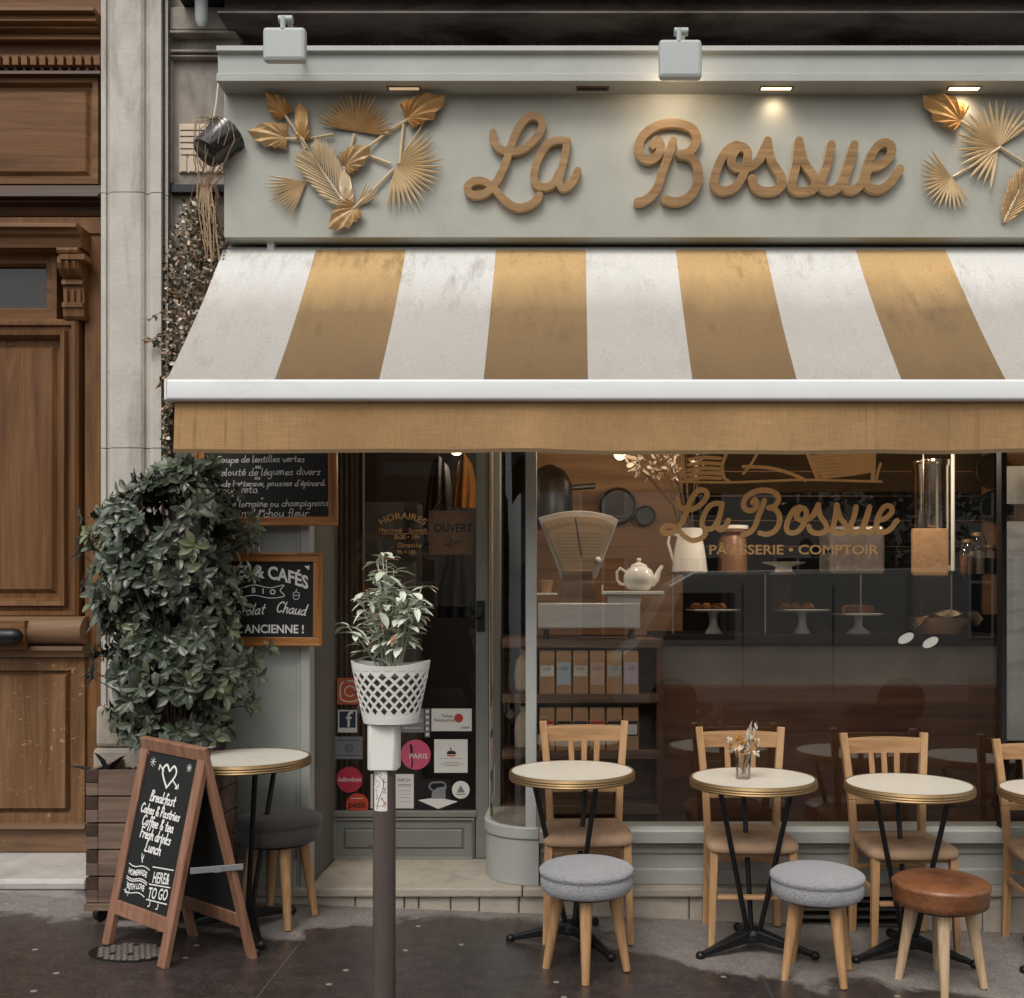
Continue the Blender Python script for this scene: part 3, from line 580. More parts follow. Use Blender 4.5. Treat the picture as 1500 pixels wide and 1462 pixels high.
# letters (traced, pixel coords of two crops)
def cr3(L): return [(660 + x/3.5714, 130 + y/3.5714) for x, y in L]
def cr4(L): return [(1000 + x/3.0, 130 + y/3.0) for x, y in L]
LET = {
 'L': [cr3([(222,228),(226,272),(258,312),(318,327),(380,312),(440,262),(476,205),(474,160),(438,140),(398,150),(352,208),(318,290),(293,370),(268,432),(232,495),(188,540),(132,556),(96,540),(88,512),(114,486),(160,480),(205,500),(246,542),(292,590),(350,620),(408,610),(448,582),(465,556)])],
 'a': [cr3([(612,272),(558,268),(508,288),(468,345),(443,412),(436,468),(456,505),(500,512),(540,490),(572,430)]), cr3([(610,275),(597,350),(578,430),(566,482),(582,515),(615,510),(645,475),(665,428)])],
 'B': [cr3([(1062,292),(1082,266),(1100,300),(1085,345),(1045,370),(1000,355),(983,310),(1003,250),(1060,202),(1130,180),(1200,182),(1260,205),(1288,252),(1274,302),(1240,334),(1203,342)]), cr3([(1203,342),(1255,355),(1290,400),(1297,460),(1282,520),(1240,570),(1180,590),(1124,578)]), cr3([(1165,275),(1140,350),(1110,430),(1085,510),(1050,560),(1005,588),(980,592)])],
 'o': [cr4([(238,246),(195,270),(160,330),(140,400),(150,435),(185,448),(230,430),(265,380),(285,310),(284,274),(255,252),(226,280),(214,320),(238,345),(288,345),(332,316),(360,262)])],
 's': [cr4([(340,312),(360,265),(375,228)]), cr4([(374,230),(388,310),(430,378),(436,420),(410,445),(360,450),(320,432),(305,395)])],
 's2': [cr4([(478,428),(500,330),(512,228)]), cr4([(512,230),(533,320),(578,385),(590,422),(562,445),(510,450),(482,436)])],
 'u': [cr4([(655,245),(640,320),(612,398),(618,435),(655,446),(695,420),(725,340),(755,245)]), cr4([(755,246),(735,330),(710,408),(726,440),(762,440),(800,400)])],
 'e': [cr4([(800,400),(820,350),(870,335),(914,292),(918,252),(888,236),(853,256),(818,320),(804,390),(820,430),(865,441),(910,415),(940,375),(957,352)])],
}
def toX(P, Y): return [(Q(x, y, Y).x, Q(x, y, Y).z) for x, y in P]
YL = YB - .034
for k, (nm, strokes) in enumerate(LET.items()):
    b = MB(); wd = .0345 if nm in 'La' else .0395
    for j, s in enumerate(strokes): ribbon(b, toX(s, YL), wd, facade(YL), j*.0009, .03, .0009*(2 if nm == 'L' else 1), n=9)
    b.build('letter', [M['letter'], M['letter_edge']], sg, fix=True)
# downlights in the cornice
dls = []
def downlight(px, lit, label):
    p = Q(px, 128, -.115); p.z = zb
    t = thing('downlight', label, 'light', p, 'recessed lights under the sign cornice')
    q = MB(); q.box((p.x-.078,-.135,zb-.004),(p.x+.078,-.13,zb)); q.box((p.x-.078,-.102,zb-.004),(p.x+.078,-.097,zb)); q.box((p.x-.078,-.13,zb-.004),(p.x-.07,-.102,zb)); q.box((p.x+.07,-.13,zb-.004),(p.x+.078,-.102,zb)); q.build('frame', M['brass'], t)
    q = MB(); q.box((p.x-.0695,-.1295,zb-.003),(p.x+.0695,-.1025,zb-.001))
    q.build('diffuser', emit('lit_diffuser', (1,.78,.5,1), lit*.5) if lit else M['ink'], t)
    if lit:
        l = bpy.data.lights.new('downlight_lamp', 'SPOT'); l.energy = lit*.3; l.color = (1,.79,.55); l.spot_size = R_(120); l.spot_blend = 1; l.shadow_soft_size = .035
        lo = bpy.data.objects.new('downlight_lamp', l); COL.objects.link(lo); lo.location = (p.x, -.125, zb-.02); lo.rotation_euler = (R_(38), 0, 0)
downlight(592, .5, 'dim recessed downlight above the left gold palm leaves')
downlight(868, 0, 'unlit dark recessed downlight between the two sign words')
downlight(1137, 3, 'glowing recessed downlight above the middle of the second sign word')
downlight(1412, 7, 'brightest recessed downlight above the right gold palm leaves')
# floodlights
def flood(px, y0, y1, lit, label):
    YF = -.42; t = thing('floodlight', label, 'floodlight', Q(px, y1, YF), 'floodlights over the sign')
    a = Q(px-31.5, y0, YF); e = Q(px+31.5, y1, YF)
    q = MB(); s = .012
    q.box((a.x, YF, e.z), (e.x, YF+.045, a.z)); q.build('lamp_head', M['lampgrey'], t, bev=.016)
    h = Q(px-2, y0-3, YF)
    q = MB(); q.tube([h+Vector((0,.01,-.02)), h+Vector((0,.01,.035))], .012); q.tube([h+Vector((-.02,.02,.03)), h+Vector((.04,.02,.03))], .017, 14); q.tube([h+Vector((.02,.02,.03)), h+Vector((.02,.25,.0)), h+Vector((.02,.45,-.1))], .012)
    q.build('arm', M['lampgrey'], t, smooth=True)
    q = MB(); q.box((a.x+.012, YF+.046, e.z+.012), (e.x-.012, YF+.05, a.z-.012)); q.build('lens', emit('lit_lens', (1,.8,.55,1), lit) if lit else M['ink'], t)
    if lit:
        l = bpy.data.lights.new('flood_lamp', 'SPOT'); l.energy = 2.6; l.color = (1,.8,.58); l.spot_size = R_(130); l.spot_blend = 1; l.shadow_soft_size = .05
        lo = bpy.data.objects.new('flood_lamp', l); COL.objects.link(lo); lo.location = (0.5*(a.x+e.x), YF+.06, .5*(a.z+e.z)); lo.rotation_euler = (R_(70), 0, 0)
flood(415.5, 38, 88, 0, 'grey floodlight head above the left gold palm leaves, unlit')
flood(997, 56, 113, 4, 'grey floodlight head above the first letter of the second sign word, lit behind')

# palm leaf arrangements
def blade(mb, base, ang, L, W, place, z0, lift, mi=0, tip=.12, half=1):
    ca, sa = math.cos(ang), math.sin(ang); o = len(mb.v)
    for t, wv, dz in ((0,.12,.0),(.45,.7,.5),(.78,1.0,.8),(1,tip,1.0)):
        x, y = base[0] + ca*L*t, base[1] + sa*L*t; h = W/2*wv
        for sgn, k in ((-1,0),(0,1),(1,0)): mb.v.append(place(x - sa*h*sgn, y + ca*h*sgn, z0 + lift*dz + k*W*.42*min(1,wv*1.2)))
    for i in range(3):
        a = o + i*3; mb.f += [[a,a+1,a+4,a+3],[a+1,a+2,a+5,a+4]]; mb.m += [mi, mi]
def fan(mb, base, a0, a1, L, n, place, z0=.012, mi=0):
    da = R_(a1-a0)/n
    for i in range(n):
        a = R_(a0) + da*(i+.5); l = L*rnd(.93,1.05); ca, sa = math.cos(a), math.sin(a); o = len(mb.v); lift = rnd(.014,.03)
        for t, k in ((.02,1),(.35,1),(.5,1.04),(.78,.70),(1,.05)):
            h = abs(da)/2*l*min(t,.56)*k*1.02; x, y = base[0]+ca*l*t, base[1]+sa*l*t
            for sgn, q in ((-1,0),(0,1),(1,0)): mb.v.append(place(x-sa*h*sgn, y+ca*h*sgn, z0 + lift*t*t + q*h*1.5 + .0004*(i % 2)))
        for j in range(4):
            q = o+j*3; mb.f += [[q,q+1,q+4,q+3],[q+1,q+2,q+5,q+4]]; mb.m += [mi, mi]
def spade(mb, base, ang, L, W, place, z0=.012, mi=0, n=9):
    N = 2*n+1; K = 5; o = len(mb.v); wd = min(100, 55 + 60*W/L)
    for i in range(N):
        t = i/(N-1)*2-1; a = R_(ang + t*wd)
        r = L*(.34 + .66*(1-abs(t))**1.9) if abs(t) > .03 else L*1.08
        r = min(r, W*.54/max(.05, abs(math.sin(t*R_(wd)))))*(1.0 if i % 2 == 0 else .93)
        for k in range(K):
            q = k/(K-1); mb.v.append(place(base[0]+math.cos(a)*r*q, base[1]+math.sin(a)*r*q, z0 + .028*math.sin(math.pi*q*.8)*(1-.5*abs(t)) + (.2*W*q*(.4+.6*q) if i % 2 else 0)))
    for i in range(N-1):
        for k in range(K-1): q = o+i*K+k; mb.f.append([q,q+1,q+K+1,q+K]); mb.m.append(mi)
def pinnate(mb, p0, p1, l, place, n=16, z0=.012, mi=0):
    d = Vector((p1[0]-p0[0], p1[1]-p0[1])); A = math.atan2(d.y, d.x)
    for i in range(n):
        t = i/n; b0 = (p0[0]+d.x*t, p0[1]+d.y*t); k = math.sin(math.pi*(.18+.75*t))
        for sgn in (-1, 1): blade(mb, b0, A + sgn*R_(38-14*t), l*k*rnd(.9,1.08), .016, place, z0+rnd(0,.006)+.0006*i, .02, mi, tip=.1)
    blade(mb, p1, A, l*.6, .016, place, z0, .02, mi)
YP = YB; PF = facade(YB)
def arr(label, px, py): return thing('palm_leaf_spray', label, 'decoration', Q(px,py,YB), 'gold palm sprays on the sign')
def A1(x, y): q = Q(350 + x/4.2857, 100 + y/4.2857, YB); return (q.x, q.z)
def A2(x, y): q = Q(1000 + x/3, 130 + y/3, YB); return (q.x, q.z)
u1 = (CD+YB)/F/4.2857; u2 = (CD+YB)/F/3
T = arr('gold dried palm leaf spray left of the wooden sign letters', 510, 340)
def lf(kind, mt, T, *a, **k):
    q = MB(); kind(q, *a, PF, **k); return q.build('palm_leaf', mt, T, fix=False)
def stems(T, segs, A):
    q = MB()
    for p in segs: 
        P = [A(*s) for s in p]; q.tube([Vector((x, YB-.012-.003*i, z)) for i, (x, z) in enumerate(P)], .0065, 6)
    q.build('stalks', M['gold2'], T, smooth=True)
stems(T, [((295,305),(360,400),(425,520)),((300,450),(430,455),(600,425)),((728,420),(705,510),(690,640)),((1070,325),(950,400),(820,505)),((1035,360),(1010,610)),((815,555),(960,610)),((975,640),(850,770),(730,885),(660,930)),((425,500),(560,700),(690,890)),((430,715),(490,690)),((660,625),(680,700),(690,880))], A1)
lf(spade, M['gold3'], T, A1(300,310), 130, 175*u1, 150*u1)
lf(spade, M['gold'], T, A1(312,448), 174, 240*u1, 150*u1)
lf(spade, M['gold3'], T, A1(415,470), 95, 235*u1, 80*u1, n=7)
lf(fan, M['gold'], T, A1(735,405), -10, 172, 255*u1, 23)
lf(spade, M['gold3'], T, A1(1055,325), 26, 275*u1, 165*u1)
lf(fan, M['gold2'], T, A1(985,620), 58, -104, 300*u1, 20)
lf(fan, M['gold2'], T, A1(430,715), 172, 250, 262*u1, 13)
lf(pinnate, M['gold2'], T, A1(690,890), A1(470,560), 250*u1, n=15)
lf(spade, M['gold'], T, A1(665,625), 33, 205*u1, 140*u1)
lf(spade, M['gold2'], T, A1(692,870), 97, 210*u1, 80*u1, n=7)
lf(fan, M['gold2'], T, A1(735,880), 20, 66, 175*u1, 6)
lf(spade, M['gold'], T, A1(742,880), 222, 225*u1, 140*u1)
T = arr('gold dried palm leaf spray right of the wooden sign letters', 1440, 320)
stems(T, [((1385,260),(1500,335),(1600,420)),((1185,392),(1290,330),(1390,265)),((1215,145),(1300,200)),((1405,590),(1500,400),(1600,300))], A2)
lf(spade, M['gold3'], T, A2(1220,150), 152, 205*u2, 120*u2)
lf(fan, M['gold2'], T, A2(1385,260), 30, 262, 195*u2, 23)
lf(fan, M['gold2'], T, A2(1180,395), 128, 305, 155*u2, 19)
lf(pinnate, M['gold'], T, A2(1405,595), A2(1500,400), 120*u2, n=13)

# ---------------- awning
YF = -.67; zw = Q(0,366,0).z; zf = Q(0,557,YF).z; xl = -1.663
aw = thing('awning', 'ochre and white striped fabric awning over the shop front', 'awning', (1.2, -.3, zf))
b = MB(); sw = 131.7*CD/F; edges = [xl] + [(463-CX)*CD/F + i*sw for i in range(0, 12)]; NV = 10
for i in range(len(edges)-1):
    x0, x1 = edges[i], edges[i+1]
    for a in range(4):
        for j in range(NV):
            def P(u, v):
                xx = x0 + (x1-x0)*u; sag = (.018+.006*math.sin(xx*6.3+v*2)+.003*math.sin(xx*14))*math.sin(math.pi*v)
                return (xx, YF*v*1.0 + 0, zw + (zf-zw)*v - sag)
            b.add([P(a/4,j/NV),P((a+1)/4,j/NV),P((a+1)/4,(j+1)/NV),P(a/4,(j+1)/NV)], [(0,1,2,3)], i % 2)
bm_ = b.build('canopy', [M['can_w'], M['can_o']], aw, smooth=True, fix=False, sharp=0, weld=True)
b = MB(); xe = edges[-1]
bp_ = []
for (cy_, cz_, a0_) in ((-.012,-.030,180),(.02,-.030,90),(.02,.030,0),(-.012,.030,-90)):
    for k in range(6): a = R_(a0_ + 180 - 18*k) if False else R_(a0_ - 18*k); bp_.append((YF+cy_+.013*(-math.sin(a) if False else 0) + .013*math.cos(R_({180:270,90:360,0:90,-90:180}[a0_]-90+18*k)), zf-.043+cz_+.013*math.sin(R_({180:270,90:360,0:90,-90:180}[a0_]-90+18*k))))
b.xprof(bp_, xl+.012, xe); b.build('front_bar', M['white_metal'], aw, smooth=True)
b = MB(); b.box((xl-.001, YF-.028, zf-.087), (xl+.011, YF+.036, zf+.001)); b.build('bar_cap', M['white_metal'], aw, bev=.01)
b = MB(); n = 160
for i in range(n):
    for j in range(3):
        def P(k, v): 
            xx = xl+.03 + (xe-xl-.03)*k/n; return (xx, YF+.01+.012*v*math.sin(xx*5+.6*math.sin(xx*2))+.006*v*math.sin(xx*13+1), zf-.085-(.212+.004*math.sin(xx*2.3)+.002*math.sin(xx*9.1))*v)
        b.add([P(i,j/3),P(i+1,j/3),P(i+1,(j+1)/3),P(i,(j+1)/3)], [(0,1,2,3)])
b.build('valance', M['valance'], aw, smooth=True, fix=False, sharp=0, weld=True)
b = MB()
for i in range(n):
    def P(k, v): xx = xl+.03 + (xe-xl-.03)*k/n; return (xx, YF+.0085+.012*math.sin(xx*5+.6*math.sin(xx*2))+.006*math.sin(xx*13+1), zf-.085-(.212+.004*math.sin(xx*2.3)+.002*math.sin(xx*9.1)) + .016*v - .002)
    b.add([P(i,0),P(i+1,0),P(i+1,1),P(i,1)], [(0,1,2,3)])
b.build('valance_hem', M['can_o'], aw, smooth=True, fix=False, sharp=0, weld=True)
for x in (xl+.12, 1.6):
    b = MB(); b.tube([(x, 0.02, zw-.1), (x+.02, -.3, zw-.55), (x, YF+.02, zf-.05)], .02, 10); b.build('folding_arm', M['white_metal'], aw, smooth=True)
b = MB(); b.tube([(xl+.02, .04, zw-.02), (xe, .04, zw-.02)], .045, 16); b.build('roller_tube', M['lampgrey'], aw, smooth=True)
b = MB(); b.R(391, 352, 401, 370, -.0, .05); b.build('wall_bracket', M['white_metal'], aw, bev=.002)

# ================================================================== SHOP FRONT
ZS = .133
sf = thing('cafe_shopfront', 'pale grey painted wooden shop front with large window', 'shopfront', (1.2, .1, ZS))
xp0, xp1 = Q(330,0,.05).x, Q(453,0,.02).x
b = MB(); b.box((xp0,.05,-.1),(xp1,.12,2.75)); b.build('pillar', M['paint'], sf, bev=.004)
b = MB(); 
b.box((xp1-.045,.028,.1),(xp1+.0,.05,2.7)); b.box((xp1-.065,.038,.1),(xp1-.046,.05,2.7)); b.box((xp0,.03,.03),(xp1-.066,.05,.26)); b.build('pillar_trim', M['paint'], sf, bev=.004)
# head above the window and door
b = MB(); b.box((xp0,.06,2.46),(XR,.2,2.66)); b.box((xp1,.2,2.46),(-.40,.6,2.66)); b.build('lintel', M['paint_old'], sf)
# rounded corner pedestal
cx0, cy0, rr = -.178, .275, .255
def arc(r, n=14, a0=180, a1=270): return [(cx0 + r*math.cos(R_(a0+(a1-a0)*i/n)), cy0 + r*math.sin(R_(a0+(a1-a0)*i/n))) for i in range(n+1)]
def ped(mb, r, z0, z1): mb.zprof([(cx0-r,.53)] + arc(r) + [(cx0+.02, cy0-r),(cx0+.02,.53)], z0, z1)
b = MB(); ped(b, rr, ZS-.0, Q(0,1228,.05).z); ped(b, rr+.008, Q(0,1228,.05).z+.001, Q(0,1212,.03).z)
b.build('corner_pedestal', M['paint'], sf, smooth=True, bev=.004)
zs = Q(0,1213,.05).z
b = MB(); q = arc(.235); N = len(q)
b.v += [Vector((x,y,zs)) for x,y in q] + [Vector((x,y,2.46)) for x,y in q]; b.f += [[i,i+1,N+i+1,N+i] for i in range(N-1)]; b.m += [0]*(N-1)
b.build('curved_glass', M['doorglass'], sf, smooth=True, sharp=0)
b = MB(); xm0, xm1 = Q(770,0,.04).x, Q(786,0,.04).x; b.box((xm0,.03,zs),(xm1,.08,2.46)); b.build('mullion', M['paint'], sf, bev=.004)
b = MB(); b.box((cx0-.24,.275,zs),(cx0-.222,.30,2.46)); b.build('brass_bead', mat('old_cream_paint', c(176,156,128), .5), sf, bev=.002)
b = MB(); b.add([(xm1,.086,zs),(XR,.086,zs),(XR,.086,2.46),(xm1,.086,2.46)],[(0,1,2,3)]); b.build('window_glass', M['winglass'], sf)
# sill and stall riser
x0 = cx0+.022
zs2 = Q(0,1235,.02).z; zr = ZS
b = MB(); b.xprof([(.2,zs),(.015,zs),(.01,zs-.01),(.012,zs2),(.04,zs2-.006),(.2,zs2-.006)], x0, XR); b.build('sill', M['paint'], sf, bev=.003)
b = MB(); b.xprof([(.2,zs2-.007),(.06,zs2-.007),(.06,zs2-.03),(.05,zs2-.034),(.05,zs2-.055),(.062,zs2-.06),(.062,zr+.075),(.05,zr+.07),(.045,zr+.002),(.2,zr+.002)], x0, XR); b.build('stall_riser', M['paint_old'], sf, bev=.002)
b = MB(); b.box((Q(1466,0,.05).x,.04,zs),(Q(1474,0,.05).x,.1,2.46)); b.build('right_mullion', M['darktimber'], sf, bev=.003)
# painted lettering and drawing on the window
YW = .083; FW = facade(YW)
b = MB()
def winmap(P): # the small sign copies the big lettering
    return P
ax, ay = 975, 718
def wl_(strokes, wd, dx=0):
    for j, s in enumerate(strokes): ribbon(b, toX(s, YW), wd, FW, .0005 + j*.0003, 0, .0003, n=7)
def fit(s, sx0, sy0, tx0, ty0, kx, ky): return [(tx0 + (x-sx0)*kx, ty0 + (y-sy0)*ky) for x, y in s]
for nm, st in LET.items():
    if nm in 'La': st = [fit(s, 683, 168, 969, 717, .60, .55) for s in st]
    elif nm == 'B': st = [fit(s, 930, 178, 1086, 717, .60, .56) for s in st]
    else: st = [fit(s, 1045, 200, 1151, 736, .595, .565) for s in st]
    wl_(st, .026)
b.build('window_script', M['goldpaint'], sf, fix=False)
b = MB(); q = Q(1163,806,YW)
ftext(b, 'P\u00c2TISSERIE \u2022 COMPTOIR', q.x, q.z, .064, FW, .0006, .0012, sx=1.0)
xs = [v.x for v in b.v]; W0 = max(xs)-min(xs); tgt = Q(1288,0,YW).x - Q(1040,0,YW).x; mx = (max(xs)+min(xs))/2
for v in b.v: v.x = q.x + (v.x-mx)*tgt/W0
b.build('window_caps', M['goldpaint'], sf, fix=False)
b = MB()
def pw(P, wd=.012): ribbon(b, toX([(950+x/3.75, 650+y/3.75) for x, y in P], YW), wd, FW, .0005+.0001*(len(b.v) % 7), 0, .0002, n=5)
pw([(165,208),(430,212),(700,203),(870,198),(1280,208)], .011); pw([(185,50),(190,120),(200,195)], .014); pw([(430,50),(405,120),(415,185),(440,205)], .016)
for y in (80, 110, 138, 165, 190): pw([(222,y+6),(300,y-4),(395,y)], .017)
pw([(520,125),(640,130),(740,150),(820,180),(860,200)], .016); pw([(600,50),(565,110),(520,165)], .013)
for i in range(7): pw([(880+i*12,75+i*18),(1000,60+i*20),(1120,58+i*18),(1240,50+i*16)], .016)
pw([(875,50),(905,130),(930,195)], .02); pw([(1240,45),(1235,120),(1232,195)], .02); pw([(1275,110),(1262,150),(1252,195)], .012)
b.build('window_drawing', M['goldpaint'], sf, fix=False)
for px in (1327, 1363):
    b = MB(); p = Q(px, 935 if px < 1340 else 941, YW); P = []
    for i in range(24):
        t = 2*math.pi*i/24; r = .042*(1-.35*abs(math.sin(t))**1.5); x, z = r*math.cos(t), r*.78*math.sin(t); an = R_(28)
        P.append((p.x + x*math.cos(an)-z*math.sin(an), p.z + x*math.sin(an)+z*math.cos(an)))
    poly(b, P, FW, .0008); b.build('oval_sticker', M['white_card'], sf, fix=False)

# plinth and entrance step
pl = thing('stone_plinth', 'cream stone plinth and entrance step under the shop front', 'plinth', (1.2, .1, -.05))
b = MB(); xs0 = Q(452,0,0).x
b.box((Q(335,0,0).x,-.012,ZS-.042),(xs0-.001,.35,ZS-.004)); b.box((xs0,-.018,ZS-.042),(Q(765,0,0).x,.62,ZS)); b.box((Q(765,0,0).x+.004,-.018,ZS-.042),(XR,.3,ZS)); b.build('top_slab', M['plinth'], pl, bev=.008)
BB = [MB(), MB()]
cuts = [335,458,520,592,613,660,702,760,905,1010,1160,1325,1440,1560,1800,2100]
for i in range(len(cuts)-1):
    if cuts[i] == 1160: continue
    BB[0 if cuts[i] < 1160 else 1].box((Q(cuts[i],0,0).x+.002,.0+rnd(0,.008),-.4),(Q(cuts[i+1],0,0).x-.002,.3,ZS-.045))
for q in BB: q.build('base_course', M['plinth'], pl, bev=.008)
vt = thing('cellar_vent', 'dark slatted cellar vent in the stone plinth behind stools', 'vent', Q(1242,1358,0))
b = MB(); b.box((Q(1162,0,0).x,.05,-.4),(Q(1323,0,0).x,.07,ZS-.046)); b.build('recess', M['black'], vt)
b = MB()
for i in range(4): b.box((Q(1163,0,0).x,.004,ZS-.075-.038*i),(Q(1322,0,0).x,.04,ZS-.062-.038*i))
b.build('slats', mat('grey_vent_metal', c(84,78,72), .5, .2), vt, bev=.002)
# recess left cheek and ceiling
b = MB(); b.box((xp0,.121,-.1),(xp1-.002,.62,2.75)); b.build('recess_cheek', mat('shaded_recess_paint', c(92,90,84), .6, 0, .12, 6, .1), sf)  # the cheek's shade is put into this darker paint colour

# ---------------- shop door
YG = .53
DP = mat('door_paint', c(122,122,114), .55, 0, .1, 6, .12, 60, stain=c(66,58,50), stain_at=(.66,.78), sscale=6, sstretch=(1,1,.6))
sd = thing('shop_door', 'grey glazed shop door with stickers and an open sign, set back', 'door', Q(595,1258,YG))
dx0, dx1 = Q(476,0,YG).x, Q(724,0,YG).x
b = MB(); ztop = 2.46
g0, g1 = Q(489,0,YG).x, Q(697,0,YG).x; zg = Q(0,1195,YG).z; zd = ZS+.004
b.box((dx0,YG,zd),(g0,YG+.05,ztop)); b.build('stile', DP, sd, bev=.004)
b = MB(); b.box((g1,YG,zd),(Q(716,0,YG).x,YG+.05,ztop)); b.build('stile', DP, sd, bev=.004)
b = MB(); b.box((Q(717,0,YG).x,YG-.02,zd),(cx0-.2,YG+.06,ztop)); b.build('door_frame', DP, sd, bev=.004)
b = MB(); b.rings(489,1195,697,1258,[(0,YG+.04),(0,YG+.003),(0.5,YG+.0),(3,YG-.012),(6,YG+.004),(16,YG+.004),(17,YG+.012),(20,YG+.0)]); b.build('kick_panel', DP, sd)
b = MB(); b.add([(g0,YG+.031,zg),(g1,YG+.031,zg),(g1,YG+.031,ztop),(g0,YG+.031,ztop)],[(0,1,2,3)]); b.build('door_glass', M['doorglass'], sd)
b = MB(); b.R(488,1189,698,1197,YG-.01,.04); b.build('glazing_bead', DP, sd, bev=.003)
b = MB(); b.tube([Q(690,905,YG-.03),Q(704,902,YG-.035),Q(704,890,YG-.03)],.008,8); b.R(698,880,710,925,YG-.008,.01); b.build('handle', M['black_metal'], sd, smooth=True)
# stickers
YS = YG + .029; FS = facade(YS)
def sp(px, py): q = Q(px, py, YS); return q.x, q.z
us = (CD+YS)/F
def sticker(x0, y0, x1, y1, mt, label=None, round_=False):
    q = MB()
    if round_: cx_, cz_ = sp((x0+x1)/2, (y0+y1)/2); disc(q, cx_, cz_, (x1-x0)/2*us, FS, 0, 32)
    else: a = sp(x0, y1); e = sp(x1, y0); rect(q, a[0], a[1], e[0], e[1], FS, 0)
    return tag(q.build('sticker', mt, sd, fix=False), label)
def marks(par, mt, fn):
    q = MB(); fn(q); q.build('print', mt, par, fix=False)
def lines(q, x0, x1, ys, wd=.9, z=.0006):
    for y in ys: a = sp(x0, y+wd); e = sp(x1, y); rect(q, a[0], a[1], e[0], e[1], FS, z)
def tx(q, t, px, py, h, bold=0, sx=1, shear=0, fn=None): x, z = sp(px, py); ftext(q, t, x, z, h*us*1.35, FS, .0009, bold, shear, fn, 0, sx)
s = sticker(494,993,531,1032,M['orange'],'orange square sticker with white camera outline')
def cam_i(q):
    for (x0,y0,x1,y1) in ((499,998,526,1027),):
        k = 6; P = [(x0+k,y0),(x1-k,y0),(x1,y0+k),(x1,y1-k),(x1-k,y1),(x0+k,y1),(x0,y1-k),(x0,y0+k),(x0+k,y0),(x0+k+3,y0)]; ribbon(q, [sp(*p) for p in P], .007, FS, .0006, n=4)
    P = [(512.5+7.5*math.cos(t*math.pi/6), 1012.5+7.5*math.sin(t*math.pi/6)) for t in range(14)]; ribbon(q, [sp(*p) for p in P], .006, FS, .0006, n=3)
marks(s, M['white_card'], cam_i)
s = sticker(495,1040,523,1073,M['white_card'],'navy square sticker with white letter f')
marks(s, M['navy'], lambda q: rect(q, *sp(497,1066), *sp(521,1042), FS, .0004))
marks(s, M['white_card'], lambda q: tx(q, 'f', 511, 1055, 24, .001))
s = sticker(490,1079,531,1112,M['greycard']); marks(s, M['navy'], lambda q: (lines(q,494,527,(1084,1106)), tx(q,'\u00a9',511,1097,12)))
s = sticker(493,1122,531,1162,M['crimson'],'round crimson sticker with small white lettering',True); marks(s, M['white_card'], lambda q: tx(q,'leBonbon',512,1142,6.5,.0003,1,.2))
s = sticker(507,1161,540,1196,M['redorange'],'round red orange sticker',True); marks(s, M['ink'], lambda q: tx(q,'petit',523,1179,10,.0008)); marks(s, M['white_card'], lambda q: lines(q,514,532,(1169,1189)))
s = sticker(588,1038,621,1073,M['greycard'],'pale grey card sticker'); marks(s, M['white_card'], lambda q: (lines(q,592,618,(1044,1066)), tx(q,'Merci',604,1055,8,0,1,.3)))
s = sticker(622,1038,630,1080,M['inkgrey']); marks(s, M['white_card'], lambda q: [rect(q,*sp(624,1044+i*8.5),*sp(628,1040+i*8.5),FS,.0005) for i in range(5)])
s = sticker(632,1038,691,1071,M['white_card'],'white card sticker with red dot')
marks(s, M['red'], lambda q: disc(q, *sp(672,1052), 6.5*us, FS, .0005)); marks(s, M['ink'], lambda q: (tx(q,'Ticket',655,1049,5), tx(q,'Restaurant',651,1055,5), tx(q,'CARTE',681,1066,3,.0004)))
s = sticker(587,1081,631,1130,M['pink'],'round pink sticker with dark figure',True); marks(s, M['white_card'], lambda q: tx(q,'PARIS',613,1108,8,.0002))
marks(s, M['ink'], lambda q: (ribbon(q,[sp(602,1092),sp(603,1100),sp(602,1106)],.014,FS,.0007), ribbon(q,[sp(602,1106),sp(604,1116),sp(603,1124)],.007,FS,.0008)))
s = sticker(636,1083,685,1132,M['white_card'],'white square card sticker with red and black emblem')
marks(s, M['ink'], lambda q: (poly(q,[sp(654,1105),sp(656,1100),sp(666,1100),sp(669,1105)],FS,.0005), ribbon(q,[sp(660,1096),sp(661,1100)],.006,FS,.0005), lines(q,650,672,(1116.5,1121),.5)))
marks(s, M['red'], lambda q: lines(q,655,667,(1106,),2)); marks(s, M['inkgrey'], lambda q: lines(q,644,678,(1110.5,1119,),.6))
s = sticker(543,1134,606,1184,M['white_card'],'white paper notice behind the post'); marks(s, M['ink'], lambda q: (lines(q,583,602,(1149,1151),.6), tx(q,'INFO',590,1143,5), tx(q,'+',600,1143,6))); marks(s, M['inkgrey'], lambda q: lines(q,584,602,(1158,1163,1168,1174),.5))
s = sticker(613,1141,660,1186,M['darkcloth'],'logo sticker of a grey arch over a white diamond')
marks(s, M['white_card'], lambda q: (poly(q,[sp(612,1172),sp(640,1168),sp(671,1174),sp(642,1185)],FS,.0005),))
marks(s, M['greycard'], lambda q: (poly(q,[sp(632,1170),sp(633,1160),sp(640,1154),sp(652,1152),sp(653,1170)],FS,.0008), ribbon(q,[sp(634,1158),sp(629,1153),sp(632,1147),sp(640,1146),sp(651,1147),sp(653,1155)],.008,FS,.0009)))
s = sticker(662,1144,688,1170,M['white_card'],'small round white sticker',True); marks(s, M['inkgrey'], lambda q: (poly(q,[sp(669,1161),sp(675,1150),sp(681,1161)],FS,.0006), lines(q,668,682,(1163,),1.4)))
